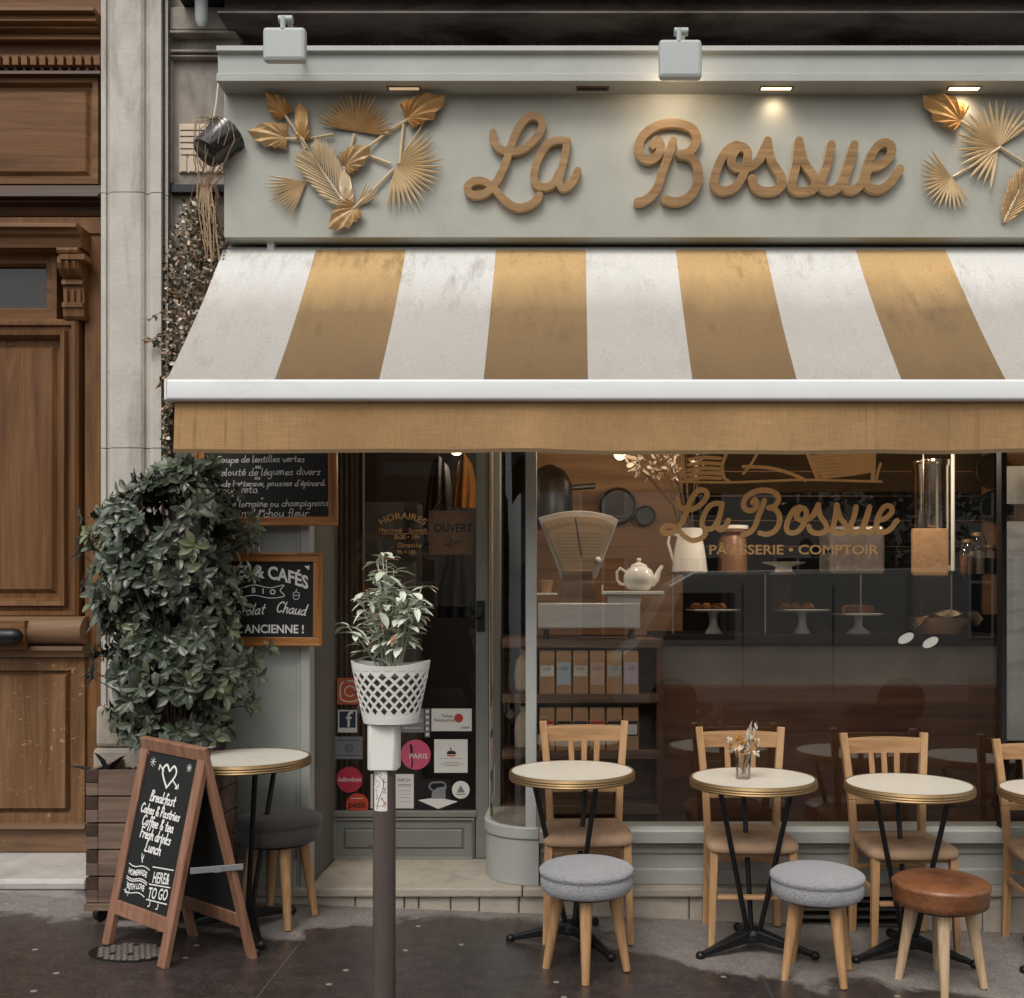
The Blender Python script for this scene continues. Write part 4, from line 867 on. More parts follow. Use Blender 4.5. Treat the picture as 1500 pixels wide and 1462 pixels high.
# opening hours in gold
q = MB(); 
def arcf(R): return lambda x, y: ((R+y)*math.sin(x/R), (R+y)*math.cos(x/R)-R)
tx(q, 'HORAIRES', 590, 756, 10, .0006, 1.15, 0, arcf(.22)); tx(q, 'Mercredi', 572, 777, 7, .0002); tx(q, 'Samedi', 612, 777, 7, .0002)
tx(q, '8h30 \u2022 19h', 596, 787, 7, .0004, .9); tx(q, 'Dimanche', 600, 799, 7, .0002, .9); tx(q, '9h \u2022 18h', 596, 809, 7, .0004, .9); lines(q,560,628,(781.5,),.8)
q.build('opening_hours', M['goldpaint'], sd, fix=False)
os_ = thing('open_sign', 'square brown kraft open sign on a string inside the door', 'sign', Q(663,812,YG+.06))
q = MB(); q.R(628,748,693,812,YG+.055,.004); q.build('card', M['kraft_tag'], os_)
FO = facade(YG+.0545); q = MB()
x, z = Q(664,774,YG+.055).x, Q(664,774,YG+.055).z; ftext(q,'OUVERT',x,z,.062,FO,.0005,.0012,sx=.88); script(q,'Open',Q(664,798,YG+.055).x,Q(664,798,YG+.055).z,.022,.003,FO,.3,'C',.0005)
q.build('lettering', M['ink'], os_, fix=False)
q = MB(); q.tube([Q(634,749,YG+.055),Q(662,705,YG+.05),Q(690,749,YG+.055)],.0015,5); q.build('string', M['twine'], os_)

# ================================================================== INTERIOR
rm = thing('shop_room', 'dim wood lined cafe room seen through the window', 'room', (1,2.5,.1))
RX0, RX1, RY0, RY1, RZ1 = -1.5, 4.2, .63, 4.6, 2.75
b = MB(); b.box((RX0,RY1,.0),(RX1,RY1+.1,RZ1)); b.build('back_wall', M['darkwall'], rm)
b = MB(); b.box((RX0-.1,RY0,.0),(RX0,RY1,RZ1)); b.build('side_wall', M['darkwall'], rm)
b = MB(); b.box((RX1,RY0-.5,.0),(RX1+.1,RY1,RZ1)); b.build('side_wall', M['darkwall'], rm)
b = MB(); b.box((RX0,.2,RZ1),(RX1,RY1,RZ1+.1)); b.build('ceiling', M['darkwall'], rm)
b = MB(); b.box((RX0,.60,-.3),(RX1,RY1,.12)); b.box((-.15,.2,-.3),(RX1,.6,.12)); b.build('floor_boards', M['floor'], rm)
b = MB(); b.box((Q(470,0,2.2).x,2.2,.12),(Q(735,0,2.2).x,2.26,2.74)); b.build('dark_partition', M['darkwall'], rm)
b = MB()
for y in (690, 726, 762, 800): b.R(785,y,1500,y+1.2,2.195,.006)
b.R(780,560,1000,1000,2.2,.05); b.build('plank_partition', M['ply'], rm)
b = MB(); b.R(1395,560,1470,900,2.6,.05); b.build('dark_cupboard', M['black'], rm)
b = MB(); b.R(1440,640,1560,900,2.1,.03); b.build('right_partition', M['ply'], rm)
for i, (x, y) in enumerate(((.15,.42),(1.05,.5),(1.95,.5),(-.7,1.3),(.3,1.5))):  # unseen bulbs added to brighten the window goods and the room
    t = thing('added_bulb', ['small bare warm bulb above the scale','small bare warm bulb above the glass case','small bare warm bulb above the urn','small bare warm bulb inside the door','small bare warm bulb before the plank partition'][i], 'lamp', (x,y,2.38), 'bulbs hanging in the cafe')
    q = MB(); q.sphere((x,y,2.42), .04); q.build('bulb', emit('added_warm_bulb', (1,.72,.42,1), 3), t, smooth=True)
    q = MB(); q.tube([(x,y,2.465),(x,y,2.75)], .004, 6); q.lathe([(.02,2.455),(.02,2.5),(.006,2.51)], (x,y,0), 12); q.build('cord', M['black_metal'], t)
    l = bpy.data.lights.new('added_bulb_light', 'POINT'); l.energy = (9,14,13,3,.6)[i]; l.color = (1,.84,.66); l.shadow_soft_size = .05
    lo = bpy.data.objects.new('added_bulb_light', l); COL.objects.link(lo); lo.location = (x, y, 2.35)
# left shelf unit by the window
YSH = .55
sh = thing('shelf_unit', 'wooden shelves behind the window left side holding coffee bags', 'shelf', Q(870,1212,YSH))
for y in (936, 1017, 1099, 1180):
    b = MB(); b.R(735,y,966,y+13,YSH-.03,.3); b.build('shelf', M['shelfwood'], sh, bev=.003)
b = MB(); b.R(735,930,966,1225,YSH+.272,.02); b.build('back_board', M['walnut'], sh)
b = MB(); b.R(962,936,972,1225,YSH-.02,.29); b.build('end_board', M['walnut'], sh)
labc = [M['white_card'], mat('pale_blue_label', c(176,194,204), .7), mat('cream_label', c(206,200,180), .7), mat('blush_label', c(204,170,150), .7), mat('grey_label', c(180,176,172), .7), mat('lilac_label', c(190,176,194), .7)]
ladd = ['plain white', 'pale blue', 'cream', 'blush', 'grey', 'lilac']; ordi = ['first','second','third','fourth','fifth','last']
for row, (yt, yb) in enumerate(((953,1014),(1037,1097))):
    for i in range(6):
        px = 790 + i*24.6
        t = thing('coffee_bag', f"kraft coffee bag with {ladd[i] if row == 0 else 'dark banded'} label, {ordi[i]} from left on the {'upper' if row == 0 else 'lower'} shelf", 'coffee bag', Q(px+11, yb+3, YSH), 'coffee bags on the shelves')
        a = Q(px, yb+2.5, YSH-.02); e = Q(px+22.6, yt, YSH-.02); q = MB()
        q.add([(a.x,a.y,a.z),(e.x,a.y,a.z),(e.x,a.y+.06,a.z),(a.x,a.y+.06,a.z),(a.x+.001,a.y+.004,e.z-.02),(e.x-.001,a.y+.004,e.z-.02),(e.x-.001,a.y+.05,e.z-.02),(a.x+.001,a.y+.05,e.z-.02),(a.x+.003,a.y+.014,e.z),(e.x-.003,a.y+.014,e.z),(e.x-.003,a.y+.024,e.z),(a.x+.003,a.y+.024,e.z)],
              [(0,1,5,4),(1,2,6,5),(2,3,7,6),(3,0,4,7),(4,5,9,8),(5,6,10,9),(6,7,11,10),(7,4,8,11),(8,9,10,11),(0,3,2,1)])
        q.build('bag', M['kraft'], t, bev=.002)
        FL = facade(a.y+.0005); q = MB()
        if row == 0:
            l0, l1 = (975, 991) if i % 2 == 0 else (970, 1003)
            z0_, z1_ = Q(0,l1,YSH-.02).z, Q(0,l0,YSH-.02).z
            rect(q, a.x+.005, z0_, e.x-.005, z1_, FL, .002)
            q.build('paper_label', labc[i], t, fix=False)
            q = MB(); zz = Q(0,981,YSH-.02).z; script(q, ['Moka','Bresil','Kenya','Perou','Ethio','Maison'][i].lower() if False else 'cafe', (a.x+e.x)/2, zz, .012, .002, FL, .2, 'C', .003); q.build('lettering', M['inkgrey'], t, fix=False)
        else:
            rect(q, a.x+.005, Q(0,1078,YSH-.02).z, e.x-.005, Q(0,1056,YSH-.02).z, FL, .002, 0); rect(q, a.x+.009, Q(0,1076,YSH-.02).z, e.x-.009, Q(0,1061,YSH-.02).z, FL, .003, 1)
            q.build('paper_label', [[M['red'],M['ink'],M['navy'],M['red'],M['ink'],M['ink']][i], M['white_card']], t, fix=False)
# cloth bags
for k, (y0, y1) in enumerate(((940,1012),(1024,1096))):
    q = MB(); n = 10
    for i in range(n):
        t = i/n*2*math.pi
    prof = [(.03,0),(.05,.02),(.055,.1),(.045,.17),(.02,.2),(.028,.235)]
    q.lathe(prof, Q(768, y1+2, YSH+.05), 14)
    tag(q.build('cloth_bag', M['cloth'], smooth=True), f"small tied linen bag beside the coffee bags on the {'upper' if k == 0 else 'lower'} shelf", 'bag', 'linen bags on the shelves')
# scale
YK = .47
kt = thing('shop_scale', 'old fan shaped counter scale with pale metal base in the window', 'scale', Q(865,936,YK))
b = MB(); b.R(788,883,938,921,YK-.0,.2); b.build('base', M['alu'], kt, bev=.008)
b = MB(); 
for px in (800, 925): b.lathe([(.018,0),(.014,.05)], Q(px,936,YK+.06), 10)
b.build('feet', M['black_metal'], kt)
fanp = [(822,848),(788,758)] + [(788 + 118*i/10, 758 - 10*math.sin(math.pi*i/10)) for i in range(1,10)] + [(906,762),(873,848)]
def extr(mb, pts, Y, th, mi=0):
    P = [Q(x,y,Y) for x,y in pts]; n = len(P); o = len(mb.v); mb.v += P + [p + Vector((0,th,0)) for p in P]
    mb.f += [list(range(o,o+n)), list(range(o+n,o+2*n))[::-1]] + [[o+i,o+n+i,o+n+(i+1)%n,o+(i+1)%n] for i in range(n)]; mb.m += [mi]*(n+2)
b = MB(); extr(b, fanp, YK+.06, .07); b.build('fan_housing', M['scale_grey'], kt, bev=.004)
inn = [(829,842),(796,765)] + [(796 + 102*i/10, 765 - 9*math.sin(math.pi*i/10)) for i in range(1,10)] + [(898,768),(866,842)]
b = MB(); extr(b, inn, YK+.052, .007); b.build('dial', M['dial'], kt)
b = MB(); FD = facade(YK+.052)
for i in range(25):
    t = i/24; x = 800+94*t; y = 772-8*math.sin(math.pi*t); p = Q(x,y,YK+.052); d = Q(x+(847-x)*.08, y+6, YK+.052); ribbon(b, [(p.x,p.z),(d.x,d.z)], .0022, FD, .001, n=2, caps=False)
for j in range(9): 
    p = Q(812+j*.9,782+j*5,YK+.052); d = Q(884-j*.9,782+j*5,YK+.052); ribbon(b,[(p.x,p.z),(d.x,d.z)],.0014,FD,.001,n=2,caps=False)
p = Q(843,760,YK+.05); d = Q(852,815,YK+.05); ribbon(b,[(p.x,p.z),(d.x,d.z)],.006,FD,.002,n=2)
b.build('dial_marks', M['darktimber'], kt, fix=False)
b = MB(); extr(b, [(818,884),(826,835),(868,835),(874,884)], YK+.03, .1); b.build('neck', M['shelfwood'], kt, bev=.006)
b = MB(); b.sphere(Q(876,820,YK+.05), .016); b.build('knob', M['china'], kt, smooth=True)
b = MB(); p = Q(926,871,YK+.07); b.box((Q(881,0,YK).x,YK-.02,p.z),(Q(972,0,YK).x,YK+.18,p.z+.018)); b.box((Q(881,0,YK).x,YK-.02,p.z+.018),(Q(883,0,YK).x,YK+.18,p.z+.05)); b.box((Q(890,0,YK).x,YK+.03,Q(0,884,YK).z),(Q(940,0,YK).x,YK+.12,p.z-.001)); b.build('tray', M['white_plastic'], kt, bev=.003)
b = MB(); p2 = Q(800,872,YK+.07); b.box((Q(784,0,YK).x,YK,p2.z),(Q(816,0,YK).x,YK+.15,p2.z+.012)); b.build('pan', M['white_plastic'], kt, bev=.003)
b = MB(); b.lathe([(.026,0),(.04,.07),(.038,.072),(.024,.004)], Q(800,869.5,YK+.07), 18); tag(b.build('paper_cup', M['kraft'], smooth=True), 'small brown cup on the left pan of the scale', 'cup')
# teapot on the tray
tp = thing('teapot', 'round white china teapot on the scale tray', 'teapot', Q(936,866,YK+.07)); P0 = Q(936,866,YK+.07)
b = MB(); b.lathe([(.035,0),(.06,.012),(.082,.045),(.084,.075),(.07,.11),(.045,.128)], P0, 28); b.build('body', M['china'], tp, smooth=True)
b = MB(); b.lathe([(.046,.127),(.04,.14),(.015,.15),(.008,.154),(.013,.166),(.01,.174),(.002,.176)], P0, 24); b.build('lid', M['china'], tp, smooth=True)
b = MB(); b.tube([P0+Vector((.06,0,.04)),P0+Vector((.09,0,.065)),P0+Vector((.107,0,.11)),P0+Vector((.125,0,.135))],[.026,.02,.012,.009],12); b.build('spout', M['china'], tp, smooth=True)
b = MB(); b.tube([P0+Vector((x,0,z)) for x,z in ((-.07,.1),(-.1,.122),(-.118,.1),(-.115,.06),(-.1,.038),(-.075,.035))],.008,10); b.build('handle', M['china'], tp, smooth=True)
# display counter
YN = .72
dc = thing('display_counter', 'dark wood pastry counter with a glass display case on top', 'counter', Q(1200,1225,YN))
b = MB(); b.R(969,1005,1462,1260,YN,.6); b.build('wood_front', M['walnut'], dc, bev=.003)
b = MB(); b.R(966,945,1464,1004,YN+.03,.55); b.build('stone_band', mat('grey_marble', c(128,120,112), .3, 0, .3, 3, .05, 40), dc, bev=.003)
b = MB(); b.R(960,929,1466,944,YN-.01,.62); b.build('counter_top', M['darktimber'], dc, bev=.003)
b = MB(); b.R(985,838,1395,841,YN+.02,.4); b.build('case_top', M['jarglass'], dc)
b = MB(); b.R(985,842,1395,928,YN+.02,.004); b.build('case_glass', M['caseglass'], dc)
b = MB(); 
for px in (985, 1120, 1260, 1393): b.R(px,842,px+2,928,YN+.026,.004)
b.build('case_edge', M['alu'], dc)
YQ = YN+.12
def cakestand(px, yt, yb, rp, label, mt='china', base=.05):
    p = Q(px, yb, YQ); h = (yb-yt)*(CD+YQ)/F; r = rp*(CD+YQ)/F
    q = MB(); q.lathe([(base,0),(base*.92,.008),(.026,.04),(.022,h*.6),(.03,h-.012),(r*.95,h-.008),(r,h),(r-.006,h+.002),(.002,h-.002)], p, 32)
    tag(q.build('cake_stand', M[mt], smooth=True), label, 'cake stand', 'cake stands in the window'); return p + Vector((0,0,h))
def cakes(p, label, kind=0):
    q = MB()
    for i in range(9):
        a = rnd(0,6.28); rr = .02+.065*math.sqrt(i/9); q.sphere(p + Vector((rr*math.cos(i*2.4), rr*math.sin(i*2.4), .016+ (.02 if i < 3 else 0))), .026, 9, 6, sc=(1.2,.9,.72))
    return q
def pastry(p, label):
    k = 0
    for i in range(5):
        a = i*2.4; r = .03+.018*i; q = MB()
        q.tube([p+Vector((r*math.cos(a)-.03, r*math.sin(a), .012)), p+Vector((r*math.cos(a)-.012, r*math.sin(a)-.006, .021)), p+Vector((r*math.cos(a)+.012, r*math.sin(a)-.006, .021)), p+Vector((r*math.cos(a)+.03, r*math.sin(a), .012))], [.006,.017,.017,.006], 10)
        tag(q.build('pastry', M['cake'], smooth=True), label, 'pastry', label.split(' on ')[1])
p = cakestand(1045,893,928,41,'white cake stand nearest the scale in the glass case'); pastry(p, 'small golden pastry on the cake stand nearest the scale')
p = cakestand(1175,893,928,41,'white cake stand in the middle of the glass case'); pastry(p, 'small golden pastry on the middle cake stand')
p = cakestand(1257,899,928,38,'white cake stand with a thick foot, right of the middle one', base=.07)
q = MB(); q.lathe([(.085,0),(.088,.03),(.08,.045),(.002,.05)], p, 28); tag(q.build('round_cake', M['cake'], smooth=True), 'round brown cake on the thick footed stand', 'cake')
b = MB(); p0 = Q(1148,842,YQ); b.lathe([(.075,0),(.07,.012),(.05,.02),(.045,.045),(.12,.066),(.125,.07),(.11,.068),(.002,.06)], p0, 32); tag(b.build('cake_stand', M['china'], smooth=True), 'low white pedestal dish on top of the glass case', 'cake stand', 'cake stands in the window')
# pitcher with branches
pt = thing('pitcher', 'tall white enamel pitcher on the glass case behind the window script', 'pitcher', Q(1010,840,YQ-.02)); P0 = Q(1010,840,YQ-.02)
b = MB(); b.lathe([(.09,0),(.1,.01),(.095,.06),(.082,.15),(.07,.2),(.076,.25),(.072,.25),(.066,.2),(.07,.1)], P0, 28, cap=False); b.build('body', M['china'], pt, smooth=True)
b = MB(); b.tube([P0+Vector((x,-.01,z)) for x,z in ((-.07,.21),(-.11,.22),(-.12,.17),(-.1,.1),(-.09,.07))],.009,10); b.build('handle', M['china'], pt, smooth=True)
br = thing('dried_branches', 'dried branches with seed heads standing in the white pitcher', 'branches', P0+Vector((0,0,.24)))
b = MB(); lv = MB()
for k in range(16):
    tx_, tz_ = rnd(-.45,.18), rnd(.28,.62); ty = rnd(-.12,.12)
    P = [P0+Vector((rnd(-.03,.03),rnd(-.02,.02),.1)), P0+Vector((tx_*.25,ty*.4,.26+tz_*.3)), P0+Vector((tx_*.65,ty*.7,.26+tz_*.72)), P0+Vector((tx_,ty,.26+tz_))]; b.tube(P, [.004,.0035,.003,.002], 5)
    for j in range(12):
        t = rnd(.45,1); q0 = P[2].lerp(P[3], (t-.45)/.55); leaf(lv, q0, rdir(), rdir(), rnd(.03,.06), rnd(.015,.03), mi=random.choice((0,1)))
b.build('stems', M['bark'], br); lv.build('seed_heads', [M['dryleaf'], M['dryleaf2']], br, fix=False)
# other things on the case and counter
b = MB(); b.R(1337,774,1389,844,YN+.05,.03); q = tag(b.build('kraft_packet', M['kraft'], bev=.004), 'flat brown kraft packet standing on the glass case', 'packet')
ur = thing('steel_urn', 'tall shiny metal urn behind the brown kraft packet', 'urn', Q(1365,842,YN+.35)); P0 = Q(1365,842,YN+.35)
b = MB(); b.lathe([(.12,0),(.12,.05),(.112,.06),(.112,.62),(.118,.63),(.118,.66),(.05,.7),(.002,.71)], P0, 36); b.build('body', M['chrome'], ur, smooth=True)
b = MB(); b.tube([P0+Vector((.085,-.1,.02)),P0+Vector((.085,-.1,.75))],.011,10); b.build('gauge_tube', M['white_plastic'], ur, smooth=True)
b = MB(); b.tube([P0+Vector((-.085,-.1,.02)),P0+Vector((-.085,-.1,.75))],.008,10); b.build('pipe', M['chrome'], ur, smooth=True)
for i, (px, h, lab) in enumerate(((1418,.2,'clear glass jar nearest the metal urn on the case'),(1432,.24,'taller clear glass jar at the right end of the case'),(1448,.17,'smallest clear glass jar by the right edge of the window'))):
    p = Q(px, 842, YN+.25); t = thing('glass_jar', lab, 'jar', p, 'glass jars on the counter')
    q = MB(); q.lathe([(.045,0),(.05,.01),(.05,h*.8),(.035,h*.92)], p, 20, cap=True); q.build('jar_body', M['jarglass'], t, smooth=True)
    q = MB(); q.lathe([(.043,.004),(.044,h*.55),(.002,h*.58)], p, 18); q.build('contents', [M['cake'],M['dryleaf2'],M['darktimber']][i], t, smooth=True)
    q = MB(); q.lathe([(.037,h*.92),(.037,h),(.002,h+.006)], p, 18); q.build('lid', M['brass'], t, smooth=True)
bk = thing('bread_basket', 'wicker basket with a striped napkin at the right of the counter', 'basket', Q(1372,928,YN+.1)); P0 = Q(1372,928,YN+.1)
b = MB(); b.lathe([(.12,0),(.15,.05),(.165,.09),(.158,.09),(.14,.05),(.1,.01)], P0, 30); b.build('basket_body', M['kraft_tag'], bk, smooth=True)
b = MB(); n = 12
for i in range(n):
    for j in range(n):
        def P(u, v): 
            x = (u/n-.5)*.35; y = (v/n-.5)*.27; return P0 + Vector((x+.03, y, .100 + .02*math.sin(x*22+y*9) + .014*math.sin(y*31) - max(0,abs(x-.02)-.12)*1.1))
        b.add([P(i,j),P(i+1,j),P(i+1,j+1),P(i,j+1)],[(0,1,2,3)], 1 if i in (2,9) else 0)
b.build('napkin', [M['cloth'], M['inkgrey']], bk, smooth=True, fix=False, weld=True)
b = MB(); b.R(1134,846,1158,926,YN+.3,.08); tag(b.build('wire_rack', M['walnut'], bev=.004), 'dark ribbed box behind the middle cake stand', 'box')
b = MB(); q = Q(1073,842,YN+.3); b.lathe([(.07,0),(.085,.02),(.08,.2),(.06,.23),(.085,.245),(.085,.26),(.002,.262)], q, 24); tag(b.build('wooden_jar', mat('turned_wood', c(120,80,48), .4), smooth=True), 'brown wooden canister with pale lid right of the pitcher', 'canister')
b = MB(); b.lathe([(.09,.262),(.092,.282),(.002,.285)], q, 24); tag(b.build('saucer', M['china'], smooth=True), 'pale saucer lying on the wooden canister', 'saucer')
b = MB(); q = Q(1292,842,YN+.25); b.box((Q(1215,0,YN+.15).x,YN+.15,q.z),(Q(1297,0,YN+.15).x,YN+.4,Q(0,770,YN+.15).z)); tag(b.build('coffee_machine', mat('brushed_grey', c(120,110,104), .35, .4), bev=.02), 'grey metal coffee machine behind the window capitals', 'coffee machine')
# things hung deeper inside
for (px, py, r, lab) in ((905,742,.13,'large black round pan on the plank partition'),(945,756,.07,'small black round pan on the plank partition'),(1452,690,.12,'black round pan high on the right partition'),(1456,742,.11,'black round pan low on the right partition')):
    Yp = 2.15 if px < 1000 else 2.05; b = MB(); b.lathe([(r,0),(r,.03),(r*.9,.034),(r*.85,.012),(.002,.01)], Q(px,py,Yp), 28, M=Matrix.Rotation(R_(90),3,'X')); tag(b.build('pan', M['black_metal'], smooth=True), lab, 'pan', 'pans on the partitions')
lm = thing('wall_lamp', 'black wall lamp with a jointed arm inside, left of the scale top', 'lamp', Q(812,780,1.5))
b = MB(); p = Q(805,775,1.5); b.lathe([(.14,0),(.15,.06),(.14,.28),(.1,.36),(.03,.4)], p, 20); b.build('shade', M['black_metal'], lm, smooth=True)
b = MB(); b.tube([Q(812,690,1.5),Q(830,715,1.5),Q(870,712,1.6)],.02,8); b.build('arm', M['black_metal'], lm, smooth=True)
# coats inside the door
def hung(px0, px1, y0, y1, Y, mt, label, name, cat, wob):
    q = MB(); n = 16
    for i in range(n):
        for j in range(12):
            def P(u, v):
                t = u/n; s = v/12; wd = .55+.45*min(1, s*1.6); px = (px0+px1)/2 + (px1-px0)*(t-.5)*wd; py = y0+(y1-y0)*s + 8*abs(t-.5)*(1-s)*4
                p = Q(px, py, Y); return p + Vector((0, wob*math.sin(t*21+s*2)*(.4+s) - .06*math.sin(math.pi*t), 0))
            q.add([P(i,j),P(i+1,j),P(i+1,j+1),P(i,j+1)],[(0,1,2,3)])
    return tag(q.build(name, mt, smooth=True, fix=False, sharp=0, weld=True), label, cat)
hung(620, 668, 668, 800, 1.35, M['darkcloth'], 'black coat hanging inside the glass door', 'hanging_coat', 'coat', .03)
hung(662, 700, 664, 745, 1.2, M['mustard'], 'mustard canvas bag hanging behind the open sign', 'canvas_bag', 'bag', .012)
hung(640, 700, 800, 905, 1.4, M['darkcloth'], 'black trousers hanging below the open sign', 'hanging_trousers', 'trousers', .03)
q = MB(); n = 40
for i in range(n):
    def P(u, z): t = u/n; x = Q(486+48*t,0,.8).x; return (x, .8+.018*math.sin(t*38), z + .0)
    q.add([P(i,.14),P(i+1,.14),P(i+1,2.44),P(i,2.44)],[(0,1,2,3)])
tag(q.build('door_curtain', mat('brown_curtain', c(128,104,84), .85, 0, .15, 20, .2, 90), smooth=True, fix=False, weld=True, sharp=0), 'brown pleated curtain inside the left edge of the glass door', 'curtain')
b = MB(); b.R(497,735,610,1190,1.45,.25); tag(b.build('grey_cabinet', mat('grey_cabinet_paint', c(112,104,98), .5), bev=.006), 'plain grey cabinet standing inside the glass door', 'cabinet')
b = MB(); 
for k in range(8): b.R(488+0, 960+k*16, 489, 961, YG+.2, .001)
nc = thing('paper_notice', 'pale paper notice at the upper right edge of the window', 'notice', Q(1485,738,.13))
b = MB(); b.R(1475,683,1540,738,.13,.004); b.build('sheet', M['white_card'], nc)
rp = MB(); rp.R(1475,764,1545,1085,.13,.02); tag(rp.build('painted_reflection_panel', mat('painted_street_reflection', c(226,226,222), .3, 0, .1, 4, .02, 30, stain=c(150,146,138), stain_at=(.5,.75), sscale=4, sstretch=(1,1,4))), 'pale streaked panel below the notice at the right edge', 'panel')  # blurred street reflection painted as streaks on an added panel
for (px, py, nm) in ((1230, 600, 'a'), (1390, 610, 'b')):
    pass

# ================================================================== BOARDS
def board(px0, py0, px1, py1, Y, tilt, label):
    a = Q(px0, py1, Y); e = Q(px1, py0, Y); W, Hh = e.x-a.x, e.z-a.z; mid = Vector(((a.x+e.x)/2, Y, (a.z+e.z)/2)); ct, st = math.cos(tilt), math.sin(tilt)
    pl_ = planes(mid, (ct,0,st), (-st,0,ct), (0,-1,0)); t = thing('menu_board', label, 'chalkboard', mid + Vector((0,0,-Hh/2)), 'framed chalkboards on the pillar')
    def bx(mb, x0, y0, x1, y1, z0, z1):
        V = [pl_(x,y,z) for z in (z0,z1) for x,y in ((x0,y0),(x1,y0),(x1,y1),(x0,y1))]; mb.add(V, [(0,3,2,1),(4,5,6,7),(0,1,5,4),(1,2,6,5),(2,3,7,6),(3,0,4,7)])
    f = .042
    for nm, (x0,y0,x1,y1), mt in (('frame_rail',(-W/2,-Hh/2,W/2,-Hh/2+f),'framewood'),('frame_rail',(-W/2,Hh/2-f,W/2,Hh/2),'framewood'),('frame_stile',(-W/2,-Hh/2+f,-W/2+f,Hh/2-f),'framewood_v'),('frame_stile',(W/2-f,-Hh/2+f,W/2,Hh/2-f),'framewood_v')):
        q = MB(); bx(q,x0,y0,x1,y1,0,.022)
        s = .012; k = .008
        if nm == 'frame_rail': bx(q,x0,(y0 if y0 < 0 else y1-s),x1,(y0+s if y0 < 0 else y1),.023,.03)
        else: bx(q,(x0 if x0 < 0 else x1-s),y0-f+s,(x0+s if x0 < 0 else x1),y1+f-s,.023,.03)
        q.build(nm, M[mt], t, bev=.004)
    q = MB(); bx(q,-W/2+f,-Hh/2+f,W/2-f,Hh/2-f,.004,.01); q.build('slate', M['slate'], t)
    return t, planes(mid + Vector((0,-.0102,0)), (ct,0,st), (-st,0,ct), (0,-1,0)), W, Hh, mid
t, PL, W, Hh, mid = board(289, 600, 495, 771, -.015, R_(.6), 'upper framed chalkboard with handwritten French menu under the awning')
def bp(px, py, Y=-.025): q = Q(px, py, Y); return q.x-mid.x, q.z-mid.z
b = MB()
for txt, px, py, h in (('Soupe de lentilles vertes',318,677,8.2),('ou',374,686,6),('Velouté de légumes divers',316,696,8.2),('ou',373,702,6),('Salade betterave, pousses d\'épinard.',306,712,7.6),('noix, feta',318,722,7.6),('+',382,732,8),('Quiche lorraine ou champignons',309,742,8),('ou',379,750,6),('Gratin de chou fleur',318,757,8)):
    x, y = bp(px, py); sz = h*.0033*.82
    endx = {677:447,696:470,712:478,742:481,757:452,722:378}.get(py)
    if endx: sz = (bp(endx,0)[0]-x)/swidth(txt,1.0)
    script(b, txt, x, y, sz if endx else .0125, .0042, PL, .12, 'L', .0012, None, .1, .78 if endx else .8)
b.build('chalk_text', M['chalk2'], t, fix=False)
t, PL, W, Hh, mid = board(308, 810, 473, 946, -.01, R_(-.3), 'lower framed chalkboard advertising teas, coffees and hot chocolate')
b = MB()
x, y = bp(385,840); ftext(b, 'TH\u00c9S & CAF\u00c9S', x-.002, y+.006, .084, PL, .001, .0025, 0, lambda x, y: (x, y*1.0 - .55*(x+.05)**2*1.4 + 0), sx=.82)
P = [bp(*p) for p in ((352,862),(372,857),(395,861),(415,857),(410,865),(416,873),(395,876),(372,872),(352,875))]; ribbon(b, P, .004, PL, .001)
for k, ch in enumerate('BIO'): x, y = bp(371+k*14, 865+k*1.2); ftext(b, ch, x, y, .034, PL, .0012, .001)
x, y = bp(327,905); script(b, 'Chocolat', x, y, .0255, .0055, PL, .35, 'L', .001, lambda a, q_: (a, q_ + .10*(a-x)))
x, y = bp(404,896); script(b, 'Chaud', x, y, .0255, .0058, PL, .35, 'L', .001, lambda a, q_: (a, q_ - .12*(a-x)))
x, y = bp(389,922); ftext(b, "\u00c0 L'ANCIENNE !", x, y, .056, PL, .001, .0012, sx=.92)
P = [bp(*p) for p in ((429,869),(433,867),(438,869),(437,876),(433,878),(430,876),(429,869))]; ribbon(b, P, .003, PL, .001); P = [bp(431,872), bp(437,872)]; ribbon(b, P, .003, PL, .001); P=[bp(433,866),bp(434,863)]; ribbon(b,P,.003,PL,.001)
poly(b, [bp(445,829), bp(453,828), bp(452,835)], PL, .001)
b.build('chalk_text', M['chalk'], t, fix=False)

# ================================================================== A-FRAME SIGN
FR = Vector((-1.59, -.88, gz(-1.59))); FL_ = Vector((-1.955, -.62, gz(-1.93))); RRt = Vector((-1.274, -.714, gz(-1.274))); RL = RRt + (FL_-FR); RL.z = gz(RL.x)
TR = Vector((-1.435,-.80,.915)); TL = TR + (FL_-FR); TL.z = .93; TL.x -= .03
sb = thing('sandwich_board', 'wooden A-frame chalkboard standing open on the pavement', 'sandwich board', (FR+RL)/2)
def leafpanel(B0, B1, T0, T1, front):
    U = (B1-B0).normalized(); V = ((T0+T1)/2-(B0+B1)/2); Lh = V.length; V.normalize(); N = U.cross(V).normalized(); W = (B1-B0).length
    if front and N.y > 0: N = -N
    if not front and N.y < 0: N = -N
    return B0, U, V, N, W, Lh
o, U, V, N, W, Lh = leafpanel(FL_, FR, TL, TR, True)
fw_ = .05; lg = .13
def piece(nm, x0, x1, y0, y1, mt, th=.026, z=0, par=sb, bev=.004):
    q = MB(); q.obox(o + U*x0 + V*y0 + N*(z-th), U*(x1-x0), V*(y1-y0), N*th); return q.build(nm, mt, par, bev=bev)
piece('front_upright',0,fw_,0,Lh,M['signwood']); piece('front_upright',W-fw_,W,0,Lh,M['signwood'])
piece('front_rail',fw_,W-fw_,Lh-.055,Lh,M['signwood']); piece('front_rail',fw_,W-fw_,lg,lg+.06,M['signwood'])
